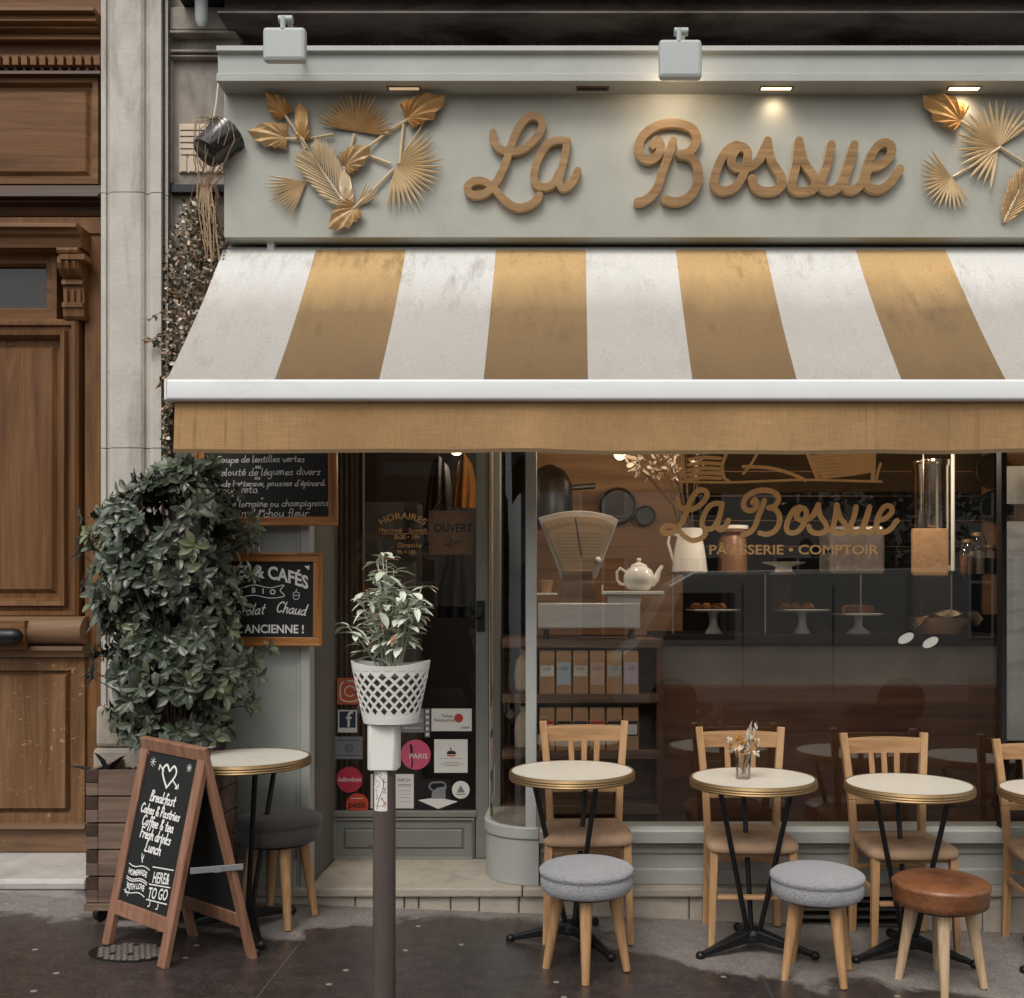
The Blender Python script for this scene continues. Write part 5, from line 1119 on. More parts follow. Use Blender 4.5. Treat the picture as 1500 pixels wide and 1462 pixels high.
fp = piece('front_slate',fw_,W-fw_,lg+.06,Lh-.055,M['slate'],.008,-.008,bev=0)
AP = planes(o - N*.0078, U, V, N)
b = MB(); cx_ = W/2
iw = W-2*fw_
def an(u, v): return (fw_ + iw*u, lg+.06 + (Lh-.115-lg)*v)
hx, hy = an(.5,.86); HS = 1.35
def hp_(L): return [(hx+a*HS, hy+b_*HS) for a, b_ in L]
ribbon(b, hp_([(0,-.035),(-.03,0),(-.034,.02),(-.018,.032),(-.001,.016)]),.0095,AP,.001); ribbon(b, hp_([(0,-.035),(.03,0),(.034,.02),(.018,.032),(.001,.016)]),.0095,AP,.0012)
for L in ([(-.055,.028),(-.03,.012)],[(.03,-.012),(.058,-.03)],[(.058,-.03),(.045,-.03)],[(-.055,.028),(-.055,.014)],[(.058,-.03),(.056,-.018)]): ribbon(b, hp_(L), .007, AP, .0014)
for u, v, r in ((.14,.93,.02),(.86,.94,.017)):
    sx_, sy_ = an(u, v)
    for k in range(4): a = R_(45*k+8); ribbon(b,[(sx_-r*math.cos(a),sy_-r*math.sin(a)),(sx_+r*math.cos(a),sy_+r*math.sin(a))],.0022,AP,.0008+.0001*k,n=2,caps=False)
for tx_, v, sz in (('Breakfast',.68,.021),('Cakes & Pastries',.595,.0185),('Coffee & tea',.515,.0205),('Fresh drinks',.435,.0205),('Lunch',.355,.022)):
    x, y = an(.5, v); w_ = swidth(tx_, sz); sz = min(sz, iw*.84/ (w_/sz)); script(b, tx_, x-.008, y, sz, .0068, AP, .18, 'C', .001)
x, y = an(.27,.205); wv = lambda x, y: (x, y + .006*math.sin(x*45))
ftext(b,'HOMEMADE',x,y,.032,AP,.001,.001,0,wv,sx=.74); ftext(b,'WITH LOVE',an(.28,.115)[0],an(.3,.115)[1],.032,AP,.001,.001,0,wv,sx=.74)
for v in (.248,.165,.152,.075):
    x0, y0 = an(.07,v); ribbon(b,[(x0+iw*.42*k/6, y0 + .006*math.sin((x0+iw*.42*k/6-x)*45)) for k in range(7)],.004,AP,.001)
x, y = an(.74,.215); ftext(b,'HERE&',x,y,.062,AP,.001,.001,0,lambda x,y:(x,y+.12*x),sx=.6); x, y = an(.74,.115); ftext(b,'TO GO',x,y,.062,AP,.001,.001,0,lambda x,y:(x,y+.12*x),sx=.64)
for v0, v1 in ((.272,.29),(.16,.18),(.062,.075)): p0 = an(.54,v0); p1 = an(.94,v1); ribbon(b,[p0,p1],.0045,AP,.001,n=2)
for u in (.62,.78): p0 = an(u,.06); p1 = an(u,.03); ribbon(b,[p0,p1,(p1[0]-.01,p1[1]-.004)],.0045,AP,.001)
p0 = an(.3,.30); ribbon(b,[(p0[0]-.006,p0[1]+.02),p0,(p0[0]+.008,p0[1]-.012)],.005,AP,.001); ribbon(b,[(p0[0]+.01,p0[1]+.016),(p0[0]+.004,p0[1]-.004)],.005,AP,.0012)
p0 = an(.1,.06); ribbon(b,[(p0[0]+.03,p0[1]+.004),p0,(p0[0]+.008,p0[1]+.022),(p0[0]+.026,p0[1]+.014),(p0[0]+.02,p0[1]-.01)],.003,AP,.001)
b.build('chalk_text', M['chalk'], fp, fix=False)
o, U, V, N, W, Lh = leafpanel(RL, RRt, TL+Vector((.004,.004,0)), TR+Vector((.004,.004,0)), False)
piece('rear_upright',0,fw_*.9,0,Lh,M['signwood'],.024); piece('rear_upright',W-fw_*.9,W,0,Lh,M['signwood'],.024); piece('rear_rail',fw_*.9,W-fw_*.9,lg,lg+.06,M['signwood'],.024); piece('rear_rail',fw_*.9,W-fw_*.9,Lh-.055,Lh,M['signwood'],.024)
piece('rear_slate',fw_*.9,W-fw_*.9,lg+.06,Lh-.055,M['slate'],.008,-.008,bev=0)
b = MB(); pa = FR.lerp(TR,.44) + Vector((.022,.0,0)); pb = RRt.lerp(TR,.44) + Vector((.022,.0,0)); b.bar(pa, pb, .006, .024, ref=(0,0,1)); b.bar(pa+(pb-pa)*.42+Vector((.004,-.004,0)), pa+(pb-pa)*.58+Vector((.004,-.004,0)), .006, .026, ref=(0,0,1)); b.build('brace', M['steel'], sb, bev=.001)
for p in (TR, TL):
    b = MB(); b.box((p.x-.012,p.y-.02,p.z+.001),(p.x+.016,p.y+.02,p.z+.005)); b.build('hinge', M['inkgrey'], sb, bev=.002)

# ================================================================== PLANTER AND SHRUB
px0, px1, yF, yK = -2.145, -1.60, -.36, .0
pt = thing('planter_box', 'weathered brown plank planter on wheels beside the chalkboard stand', 'planter', ((px0+px1)/2, (yF+yK)/2, gz(-1.85)))
z0, z1 = .165, .755; n = 5; hh = (z1-z0)/n
b = MB(); be = MB()
for i in range(n):
    a = z0+i*hh+.003; e = a+hh-.006
    b.box((px0+(.055 if i % 1 == 0 else 0),yF,a),(px1-.055,yF+.025,e)); b.box((px0,yF+.026,a),(px0+.025,yK,e)); b.box((px1-.025,yF+.026,a),(px1,yK,e)); b.box((px0,yK+.001,a),(px1,yK+.025,e))
    mm = (a+e)/2
    b.box((px0+.001,yF-.001,mm),(px0+.054,yF+.025,e), 1); b.box((px0,yF,a),(px0+.054,yF+.025,mm-.001))
    b.box((px1-.054,yF-.001,mm),(px1-.001,yF+.025,e), 1); b.box((px1-.054,yF,a),(px1,yF+.025,mm-.001))
b.build('planks', [M['planter'], M['planter_v']], pt, bev=.003)
b = MB(); b.box((px0-.005,yF-.012,z0-.03),(px1+.005,yK+.03,z0)); b.build('base_frame', M['planter'], pt, bev=.003)
b = MB(); b.box((px0+.026,yF+.026,z1-.1),(px1-.026,yK,z1-.05))
for i in range(70): b.sphere((rnd(px0+.04,px1-.04),rnd(yF+.04,yK-.02),z1-.05),rnd(.008,.024),6,4,sc=(1.2,1,.6))
b.build('soil', M['soil'], pt)
for x, y in ((px0+.06,yF+.02),(px1-.06,yF+.02),(px0+.06,yK-.02),(px1-.06,yK-.02)):
    zg_ = gz(x); b = MB(); b.lathe([(.012,-.014),(.034,-.014),(.038,-.008),(.038,.008),(.034,.014),(.012,.014)], (x,y,zg_+.038), 18, M=Matrix.Rotation(R_(90),3,'Y') @ Matrix.Rotation(R_(25),3,'X')); b.bar((x,y,zg_+.05),(x,y,z0-.03),.03,.03); b.build('wheel', M['black_metal'], pt, smooth=True)
# loose dark pointed leaves of a small wilted plant in the planter corner
wp = MB(); base = Vector((px0+.07,yF+.06,z1-.05))
for d, L_, W_ in (((-.85,-.1,.5),.17,.05),((-.3,0,1),.13,.05),((.5,-.1,.9),.14,.055),((-.5,-.3,.2),.1,.04),((.2,-.4,.5),.08,.04)): leaf(wp, base, d, (0,0,1), L_, W_, .5, .2)
tag(wp.build('wilted_plant', M['ink'], fix=False), 'small withered black plant in the planter corner', 'plant')

sbx = thing('shrub', 'dense dark green shrub growing in the plank planter', 'shrub', (-1.78,-.12,z1-.05))
ENV = [(674,262,312),(700,212,322),(725,172,332),(760,134,350),(800,126,356),(840,132,348),(880,142,342),(915,150,352),(940,152,384),(980,150,374),(1010,142,362),(1035,136,350),(1060,165,345),(1085,215,340)]
def env(y):
    for (a,b0,c0),(d,e0,f0) in zip(ENV, ENV[1:]):
        if a <= y <= d: t = (y-a)/(d-a); return b0+(e0-b0)*t, c0+(f0-c0)*t
    return ENV[-1][1:]
lv = MB(); stm = MB(); YSB = -.20
root = Vector((-1.80,-.2,z1-.06)); tips = []
for k in range(1250):
    y = rnd(682,1082); l, r_ = env(y); t = rnd(-1,1); Yc = YSB
    mx_ = (l+r_)/2; hw = ((r_-l)/2 - 5)*(1+.10*math.sin(y/17)+.08*math.sin(y/9+1))
    ph = rnd(0,2*math.pi) if k % 3 else rnd(math.pi,2*math.pi); rad = rnd(.2,1)**.5
    px = mx_ + hw*rad*math.cos(ph); dy = .30*rad*math.sin(ph)*min(1, hw/90)
    p = Q(px, y, Yc); p.y = Yc + min(dy, .17)
    if math.sin(p.x*19+1)+math.sin(p.z*15+p.x*6)+math.sin(p.y*17+p.z*8+2) < -.75: continue
    axis = Vector((math.cos(ph)*.8, math.sin(ph)*.9 - .25, .35 + (800-y)/600)).normalized()
    tips.append((p, axis))
for p, axis in tips:
    n = random.randint(4,7); a0 = rnd(0,6.28); e = axis.orthogonal().normalized(); f = axis.cross(e); mi = 2 if random.random() < .07 else (1 if random.random() < .45 else 0)
    for j in range(n):
        a = a0 + 2*math.pi*j/n; d = (e*math.cos(a)+f*math.sin(a)) + axis*rnd(.1,1.1) + rdir()*.35; L_ = rnd(.038,.074)
        leaf(lv, p + axis*rnd(-.025,.015), d, axis, L_, L_*rnd(.42,.56), rnd(.15,.4), rnd(.1,.4), mi if random.random() < .8 else 0)
    if random.random() < .6:
        for j in range(3): leaf(lv, p - axis*rnd(.02,.09), rdir()+axis*.5, axis, rnd(.05,.07), rnd(.02,.03), .3, .3, 0)
for k in range(26):
    y = rnd(700,1040); l, r_ = env(y); sd_ = random.choice((-1,1)); p = Q((l+r_)/2 + sd_*((r_-l)/2+rnd(6,22)), y, -.2+rnd(-.1,.1)); axis = Vector((sd_*.8,-.2,rnd(-.2,.8))).normalized(); e = axis.orthogonal().normalized(); f = axis.cross(e)
    stm.tube([p-axis*.12, p], [.003,.002], 5)
    for j in range(6): leaf(lv, p, e*math.cos(j)+f*math.sin(j)+axis*rnd(.2,.9), axis, rnd(.04,.07), .026, .3, .3, random.choice((0,1,1)))
for k in range(110):
    p, axis = tips[k*4]; mid_ = root.lerp(p, .5) + Vector((rnd(-.05,.05), rnd(-.03,.03), .1))
    stm.tube([root+Vector((rnd(-.04,.04),rnd(-.04,.04),0)), root.lerp(mid_,.6), mid_, p], [.008,.007,.005,.003], 5)
stm.build('branches', M['bark'], sbx); lv.build('foliage', [M['leafA'], M['leafB'], M['leafC']], sbx, fix=False)

# ================================================================== HANGING POT, VINE
hp = thing('hanging_pot', 'glossy black pot hanging tilted in a twine net left of the sign', 'pot', Q(318,248,-.1)); pc = Q(319,210,-.1)
RM = Matrix.Rotation(R_(-38),3,'Y') @ Matrix.Rotation(R_(12),3,'X')
b = MB(); b.lathe([(.002,-.088),(.066,-.088),(.07,-.084),(.084,.04),(.09,.052),(.093,.075),(.088,.077),(.08,.05)], pc, 40, M=Matrix.Rotation(R_(34),3,'Y') @ Matrix.Rotation(R_(-28),3,'X'), cap=False); b.build('pot_body', M['pot'], hp, smooth=True, sharp=50)
b = MB(); top = Q(313,174,-.12)
for k in range(18):
    a = 2*math.pi*k/18; mid_ = pc + Vector((.1*math.cos(a), .1*math.sin(a)-.01, rnd(-.01,.03))); low = Q(300 + rnd(-6,10), 275, -.08); 
    b.tube([top, top.lerp(mid_,.6)+Vector((.03*math.cos(a),.03*math.sin(a),.03)), mid_, mid_.lerp(low,.5)+Vector((.02*math.cos(a),.02*math.sin(a),0)), low, low+Vector((rnd(-.02,.03),0,-.1)), low+Vector((rnd(-.03,.05),.02,rnd(-.35,-.15)))], .0022, 5)
b.build('twine_net', M['twine'], hp, smooth=True)
b = MB(); b.tube([Q(321,110,-.12),Q(317,150,-.13),top],.004,6); b.build('cord', M['white_plastic'], hp, smooth=True)
vn = thing('climbing_vine', 'half withered leafy vine hanging on the wall left of the awning', 'vine', Q(285,690,.03))
b = MB(); lv = MB()
for k in range(30):
    x0_ = rnd(285,318); pts = []
    yy = 268
    x_ = x0_
    while yy < 400 + rnd(0,220):
        pts.append(Q(x_, yy, rnd(.0,.075))); yy += 22; x_ += rnd(-7,5.5); x_ = max(250, min(324 - max(0,(yy-366))*.34, x_))
    if len(pts) > 2: b.tube(pts, .0022, 5)
for k in range(3600):
    y = 296 + 400*random.random()**1.1; cx_ = 290 - max(0,y-380)*.12; hw = 14 + min(34, (y-295)*.4) - max(0,y-560)*.12
    px = random.gauss(cx_, hw*.55); px = max(244, min(332-max(0,y-366)*.36, px)); p = Q(px, y, rnd(-.06,.085))
    r = random.random(); mi = 0 if r < .42 else (1 if r < .68 else 2); L_ = rnd(.013,.03)
    leaf(lv, p, rdir()+Vector((0,-.5,-.3)), rdir(), L_, L_*.7, .3, .3, mi)
for (xa,ya,xb,yb) in ((255,455,216,470),(250,490,212,505),(248,545,228,570),(246,520,215,498)):
    P = [Q(xa,ya,.0),Q((xa+xb)/2,(ya+yb)/2-6,-.04),Q(xb,yb,-.06)]; b.tube(P,.0025,5)
    for j in range(7): leaf(lv, P[1].lerp(P[2],j/7), rdir(), rdir(), .035, .02, .3, .3, random.choice((0,2)))
b.build('stems', M['twine'], vn); lv.build('foliage', [M['dryleaf'], M['dryleaf2'], M['ivyleaf']], vn, fix=False)

# ================================================================== POST WITH BASKET
PX, PY = -.634, -1.4; zg_ = gz(PX)
po = thing('street_post', 'brown metal street post carrying a white basket in front of the door', 'post', (PX,PY,zg_))
b = MB(); b.lathe([(.05,0),(.05,.01),(.038,.02),(.038,.99)], (PX,PY,zg_), 36); b.build('pole', M['asphaltpost'], po, smooth=True)
D = CD+PY
def pz(y): return H + (CY-y)*D/F
b = MB(); r = .0385; n = 12
a0, a1 = R_(-90-48), R_(-90+25)
o_ = len(b.v)
for i in range(n+1):
    a = a0+(a1-a0)*i/n; b.v += [Vector((PX+r*math.cos(a),PY+r*math.sin(a),pz(1185))), Vector((PX+r*math.cos(a),PY+r*math.sin(a),pz(1127)))]
b.f += [[2*i,2*i+2,2*i+3,2*i+1] for i in range(n)]; b.m += [0]*n; pp = b.build('paper_sticker', M['white_card'], po, smooth=True, sharp=0)
b = MB(); cyl = lambda x, y, z=0: Vector((PX + (r+.0006+z)*math.sin(x/r), PY - (r+.0006+z)*math.cos(x/r), y))
zc_ = pz(1156)
for P, wd in (([(-.026,.06),(-.01,.05),(.004,.03),(.0,.0),(-.012,-.03),(-.02,-.06)],.002),([(-.03,.03),(-.024,.055),(-.008,.06),(.0,.05)],.0016),([(.006,.045),(.006,.03),(.012,.03)],.0018),([(.004,.01),(.012,.008),(.004,-.004),(.013,-.006)],.0018),([(-.022,-.01),(-.016,-.02),(-.022,-.03)],.0018),([(-.004,-.03),(.0,-.022),(.004,-.032)],.0016),([(-.028,-.05),(.012,-.05)],.0012),([(-.026,.0),(-.02,.004),(-.018,-.006)],.0016)): ribbon(b, [(x_, zc_+y_) for x_, y_ in P], wd, cyl, 0, n=4)
b.build('scribble', M['ink'], pp, fix=False)
b = MB(); ribbon(b, [(-.026,zc_+.02),(-.02,zc_+.035),(-.01,zc_+.03),(-.012,zc_+.015),(-.022,zc_+.012)], .0016, cyl, 0); ribbon(b, [(.004,zc_-.035),(.012,zc_-.04),(.004,zc_-.046)], .003, cyl, 0); b.build('red_scribble', M['red'], pp, fix=False)
b = MB(); b.zprof([(PX+x_*.05, PY+y_*.048) for x_, y_ in ((-1,-.7),(-.8,-1),(.8,-1),(1,-.7),(1,.7),(.8,1),(-.8,1),(-1,.7))], pz(1126), pz(1056)); tag(b.build('white_sleeve', M['white_plastic'], smooth=True, bev=.004), 'plain white sleeve fitted round the top of the brown post', 'sleeve')
bk = thing('lattice_basket', 'white plastic lattice basket holding the sage plant on the post', 'basket', (PX+.02,PY,pz(1058)))
BX, BY = PX+.022, PY
zb0, zb1 = pz(1058), pz(972); rx0, rx1 = 39*D/F, 57*D/F
def bs(u, v, off=0): # u angle turns, v height 0..1
    rr_ = rx0 + (rx1-rx0)*v + off; a = 2*math.pi*u; return Vector((BX + rr_*math.cos(a), BY + .8*rr_*math.sin(a), zb0 + (zb1-zb0)*v))
b = MB(); NU, NVv = 19, 4; v0, v1 = .13, .90; dv = (v1-v0)/NVv; du = 1/NU; K = .70
def diamond(cu, cv, clip):
    pts = [(cu-du/2,cv),(cu,cv-dv/2),(cu+du/2,cv),(cu,cv+dv/2)]; mid_ = (cu,cv); inn_ = [(cu+(x-cu)*K, cv+(y-cv)*K) for x, y in pts]
    o_ = len(b.v); b.v += [bs(*p) for p in pts] + [bs(*p) for p in inn_]
    for i in range(4): j = (i+1) % 4; b.f.append([o_+i,o_+j,o_+4+j,o_+4+i]); b.m.append(0)
for j in range(NVv):
    for i in range(NU): diamond(i*du, v0+dv*(j+.5), False)
for j in range(NVv-1):
    for i in range(NU): diamond((i+.5)*du, v0+dv*(j+1), False)
for i in range(NU): # closing triangles and bands
    o_ = len(b.v); b.v += [bs(i*du,v0),bs((i+1)*du,v0),bs((i+.5)*du,v0+dv/2)]; b.f.append([o_,o_+1,o_+2]); b.m.append(0)
    o_ = len(b.v); b.v += [bs(i*du,v1),bs((i+1)*du,v1),bs((i+.5)*du,v1-dv/2)]; b.f.append([o_,o_+1,o_+2]); b.m.append(0)
NB = 52
def rim(u): 
    p = bs(u, 1.0); p.z += .010*abs(math.cos(2*math.pi*u))**2*1.6 - .004; return p
for i in range(NB):
    u0, u1 = i/NB, (i+1)/NB; 
    o_ = len(b.v); b.v += [bs(u0,0),bs(u1,0),bs(u1,v0),bs(u0,v0)]; b.f.append([o_,o_+1,o_+2,o_+3]); b.m.append(0)
    o_ = len(b.v); b.v += [bs(u0,v1),bs(u1,v1),rim(u1),rim(u0)]; b.f.append([o_,o_+1,o_+2,o_+3]); b.m.append(0)
b.build('lattice', M['white_plastic'], bk, solid=.003, weld=True)
b = MB(); b.lathe([(rx0-.002,0),(rx0-.002,.004)], (BX,BY,zb0), 30, M=Matrix.Diagonal(Vector((1,.8,1)))); b.build('bottom', M['white_plastic'], bk)
b = MB(); b.lathe([(rx0-.014,.006),(rx1-.022,(zb1-zb0)*.8),(.002,(zb1-zb0)*.82)], (BX,BY,zb0), 26, M=Matrix.Diagonal(Vector((1,.8,1)))); 
pl_ = thing('sage_plant', 'pale grey green leafy plant in the white lattice basket', 'plant', (BX,BY,zb0)); b.build('nursery_pot', mat('grey_nursery_pot', c(92,88,84), .7), pl_, smooth=True)
lv = MB(); stm = MB()
for k in range(24):
    tx_ = rnd(-.125,.125); hgt = .43*math.sqrt(max(.05,1-(tx_/.15)**2)) * rnd(.6,1.0); ty = rnd(-.12,.12); P = []
    hgt = max(hgt, .12)
    for i in range(7):
        t = i/6; P.append(Vector((BX + tx_*(.3+.7*t**1.2), BY + ty*t, zb1-.03 + hgt*(t - .12*t*t*abs(tx_)*6))))
    stm.tube(P, [.0035-.0003*i for i in range(7)], 5)
    for i in range(2,7):
        for rep in range(2 if i > 2 else 1):
            az = rnd(0,6.28)
            for s_ in (0, math.pi):
                d = Vector((math.cos(az+s_), math.sin(az+s_), rnd(-.3,.75))); L_ = rnd(.04,.072); r = random.random()
                leaf(lv, P[i]+Vector((0,0,rnd(-.012,.012))), d, (0,0,1), L_, L_*rnd(.34,.5), rnd(.2,.55), rnd(.1,.65), 2 if r < .08 else (1 if r < .55 else 0))
stm.build('stems', M['sageA'], pl_); lv.build('leaves', [M['sageA'], M['sageB'], M['sageC']], pl_, fix=False)

# manhole cover
mh = thing('manhole_cover', 'oval looking dark iron utility cover in the pavement before the chalkboard stand', 'manhole cover', (-1.86,-.75,gz(-1.86)))
mc = Vector((-1.79,-.715,gz(-1.79)))
tilt = Matrix.Rotation(math.atan(.04),3,'Y') @ Matrix.Diagonal(Vector((1,.66,1)))
b = MB(); b.lathe([(.165,.0),(.165,.006),(.155,.006),(.15,.003),(.002,.003)], mc, 40, M=tilt); b.build('ring', M['iron'], mh)
b = MB()
for i in range(-6,7):
    for j in range(-3,4):
        x = i*.024 + (.012 if j % 2 else 0); y = j*.042
        if x*x+y*y < .0205 and random.random() < .9: q_ = tilt @ Vector((x,y,0)); b.box((mc.x+q_.x-.0095,mc.y+q_.y-.011,mc.z+q_.z+.002),(mc.x+q_.x+.0095,mc.y+q_.y+.011,mc.z+q_.z+.0065))
b.build('tread_studs', mat('worn_iron', c(120,112,106), .5, .2), mh)

# ================================================================== TABLES
def make_table():
    t = thing('bistro_table', '', 'table', (0,0,0), 'round bistro tables'); r = .275; h = .76
    b = MB(); b.lathe([(r-.012,h-.004),(r-.012,h),(.002,h)], (0,0,0), 56, cap=True); b.build('table_top', M['tabletop'], t, smooth=True)
    b = MB(); b.lathe([(r-.02,h-.036),(r-.002,h-.036),(r+.001,h-.031),(r-.002,h-.026),(r+.001,h-.021),(r-.002,h-.016),(r+.001,h-.011),(r-.002,h-.004),(r-.004,h+.001),(r-.0125,h+.0012),(r-.0125,h-.003)], (0,0,0), 56, cap=False); b.build('brass_rim', M['brass'], t, smooth=True)
    b = MB(); b.lathe([(r-.021,h-.034),(.002,h-.034)], (0,0,0), 40, cap=False); b.build('underside', M['darktimber'], t)
    for a in (205, 335, 95):
        ca, sa = math.cos(R_(a)), math.sin(R_(a)); b = MB()
        b.tube([(.17*ca,.17*sa,h-.04),(.028*ca,.028*sa,.085)], .0115, 12); b.build('leg', M['black_metal'], t, smooth=True)
    b = MB(); b.lathe([(.045,.05),(.052,.06),(.05,.085),(.035,.1),(.002,.104)], (0,0,0), 20); b.build('hub', M['iron'], t, smooth=True)
    for a in (205, 335, 95):
        ca, sa = math.cos(R_(a)), math.sin(R_(a)); b = MB()
        b.bar((.02*ca,.02*sa,.078),(.262*ca,.262*sa,.024),.06,.05, ref=(0,0,1), w1=(.02,.022)); f = b.build('foot', M['iron'], t, bev=.006)
        b = MB(); b.sphere((.27*ca,.27*sa,.02), .02, 12, 8); b.build('foot_ball', M['black_metal'], f, smooth=True)
    return t
tb = make_table()
def put(root, first, x, y, rz, label, scale=None):
    if first: root.location = (x,y,gz(x)); root.rotation_euler = (0,0,rz); root['label'] = label; return root
    return dup(root, (x,y,gz(x)), rz, label, scale=scale)
def Xat(px, Y): return (px-CX)*(CD+Y)/F
TY = -.40
put(tb, True, Xat(838,TY), TY, R_(-28), 'round bistro table in front of the coffee bag shelves, behind the left grey stool')
put(tb, False, Xat(1103,TY), TY, 0, 'round bistro table carrying the small vase of dried flowers')
put(tb, False, Xat(1331,TY), TY, R_(-6), 'empty round bistro table behind the tan leather stool')
put(tb, False, Xat(1560,TY), TY, R_(4), 'round bistro table cut by the right edge of the photo')
put(tb, False, Xat(361,TY), TY, R_(-35), 'round bistro table half hidden behind the chalkboard stand')

# ================================================================== CHAIRS
def make_chair():
    t = thing('bistro_chair', '', 'chair', (0,0,0), 'wooden bistro chairs by the window')
    b = MB(); n = 24; P = []   # seat: rounded trapezoid, domed
    out = [(-.165,.17),(-.19,.05),(-.2,-.1),(-.195,-.17),(-.15,-.205),(0,-.215),(.15,-.205),(.195,-.17),(.2,-.1),(.19,.05),(.165,.17)]
    out = [(p.x,p.y) for p in catmull(out,4)]
    for sc, z in ((.96,.430),(1.0,.438),(1.01,.453),(.985,.468),(.88,.481),(.5,.492)):
        P.append([Vector((x*sc, y*sc-.0, z)) for x, y in out])
    N_ = len(out); o_ = 0; b.v = [p for ring in P for p in ring]
    for k in range(len(P)-1):
        for i in range(N_): j = (i+1) % N_; b.f.append([k*N_+i,k*N_+j,(k+1)*N_+j,(k+1)*N_+i]); b.m.append(0)
    b.f += [list(range(N_))[::-1], [(len(P)-1)*N_+i for i in range(N_)]]; b.m += [0,0]; b.build('seat', mat('brown_suede', c(176,144,114), .9, 0, .14, 14, .3, 120, stain=c(148,116,88), stain_at=(.5,.8), sscale=9), t, smooth=True, sharp=0)
    for s in (-1,1):
        b = MB(); prev = None
        pts = [(s*.168,.178,0),(s*.160,.165,.44),(s*.168,.185,.62),(s*.195,.225,.93)]
        for a, e in zip(pts, pts[1:]): b.bar(a, e, .034, .032, ref=(0,1,0))
        b.build('back_post', M['beech'], t, bev=.004)
        b = MB(); b.bar((s*.172,-.165,.437),(s*.186,-.185,0),.036,.034,ref=(0,1,0),w1=(.028,.028)); b.build('front_leg', M['beech'], t, bev=.005)
    def rail(nm, z0, z1, y, xw, dip=.012, th=.018):
        q = MB(); K_ = 8
        for i in range(K_):
            xa, xb = -xw+2*xw*i/K_, -xw+2*xw*(i+1)/K_; f = lambda x: y + dip*(1-(x/xw)**2)
            V = [(xa,f(xa),z0),(xb,f(xb),z0),(xb,f(xb)+th,z0),(xa,f(xa)+th,z0),(xa,f(xa)-(.0),z1+.006*(1-(xa/xw)**2)),(xb,f(xb),z1+.006*(1-(xb/xw)**2)),(xb,f(xb)+th,z1+.006*(1-(xb/xw)**2)),(xa,f(xa)+th,z1+.006*(1-(xa/xw)**2))]
            q.add(V, [(0,1,5,4),(2,3,7,6),(4,5,6,7),(0,3,2,1)])
        q.build(nm, M['beech_h'], t, smooth=True, sharp=40)
    rail('top_rail',.835,.905,.208,.178); rail('lower_rail',.60,.635,.178,.152,.008)
    for x in (-.062,0,.062):
        b = MB(); b.bar((x*.9,.196,.63),(x,.224,.838),.026,.011,ref=(0,1,0)); b.build('slat', M['beech'], t, bev=.002)
    b = MB(); b.bar((-.16,-.175,.235),(.16,-.175,.235),.016,.034,ref=(0,1,0)); b.build('front_stretcher', M['beech_h'], t, bev=.004)
    b = MB(); b.bar((-.165,.168,.31),(.165,.168,.31),.016,.03,ref=(0,1,0)); b.build('rear_stretcher', M['beech_h'], t, bev=.004)
    for s in (-1,1):
        b = MB(); b.bar((s*.178,-.17,.285),(s*.166,.166,.285),.016,.026,ref=(0,0,1)); b.build('side_stretcher', M['beech'], t, bev=.003)
    b = MB(); b.box((-.165,-.16,.405),(.165,.155,.434)); b.build('seat_frame', M['beech_h'], t, bev=.004)
    return t
ch = make_chair(); CYc = -.22
put(ch, True, Xat(858,-.06), CYc, R_(2), 'wooden chair behind the left grey stool, before the coffee bags')
put(ch, False, Xat(1086,-.06), CYc, R_(-1), 'wooden chair behind the table with the flower vase')
put(ch, False, Xat(1303,-.06), CYc, R_(2), 'wooden chair behind the tan leather stool and empty table')
put(ch, False, Xat(1522,-.06), CYc-.02, R_(-4), 'wooden chair cut off by the right edge of the photo')

# ================================================================== STOOLS
def make_stool(felt, legs, name, lab, crease=.004):
    t = thing('round_stool', lab, 'stool', (0,0,0), 'round padded stools'); r = .188
    b = MB(); b.lathe([(.15,.328),(r-.014,.328),(r-.004,.336),(r-.001,.36),(r-.001,.386),(r-crease,.391),(r,.396),(r+.004,.404),(r+.004,.413),(r-.006,.422),(r-.03,.431),(r-.08,.437),(.002,.44)], (0,0,0), 48); b.build('seat_cushion', felt, t, smooth=True, sharp=70)
    b = MB(); b.lathe([(.14,.314),(.15,.327),(.002,.3275)], (0,0,0), 32); b.build('seat_base', M['darktimber'], t)
    for a in (20, 110, 200, 290):
        ca, sa = math.cos(R_(a)), math.sin(R_(a)); b = MB(); b.tube([(.108*ca,.108*sa,.332),(.165*ca,.165*sa,.0)], [.027,.0155], 16); b.build('leg', legs, t, smooth=True)
    return t
st = make_stool(M['felt'], M['beech'], 'stool', ''); 
s1 = (4.10-CD); put(st, True, Xat(859,s1), s1, R_(68), 'round grey felt stool standing before the leftmost window chair')
s2 = (4.15-CD); put(st, False, Xat(1197,s2), s2, R_(95), 'round grey felt stool between the vase table and the tan leather stool')
st2 = make_stool(M['leather'], M['palebeech'], 'stool', '', -.001); s3 = (4.10-CD); put(st2, True, Xat(1378,s3), s3, R_(55), 'tan leather topped round stool with pale wooden legs')
st3 = make_stool(M['darkfelt'], M['beech'], 'stool', ''); s4 = (4.56-CD); put(st3, True, Xat(408,s4), s4, R_(10), 'dark brown velvet round stool under the left table'); st3.scale = (1,1,1.12)

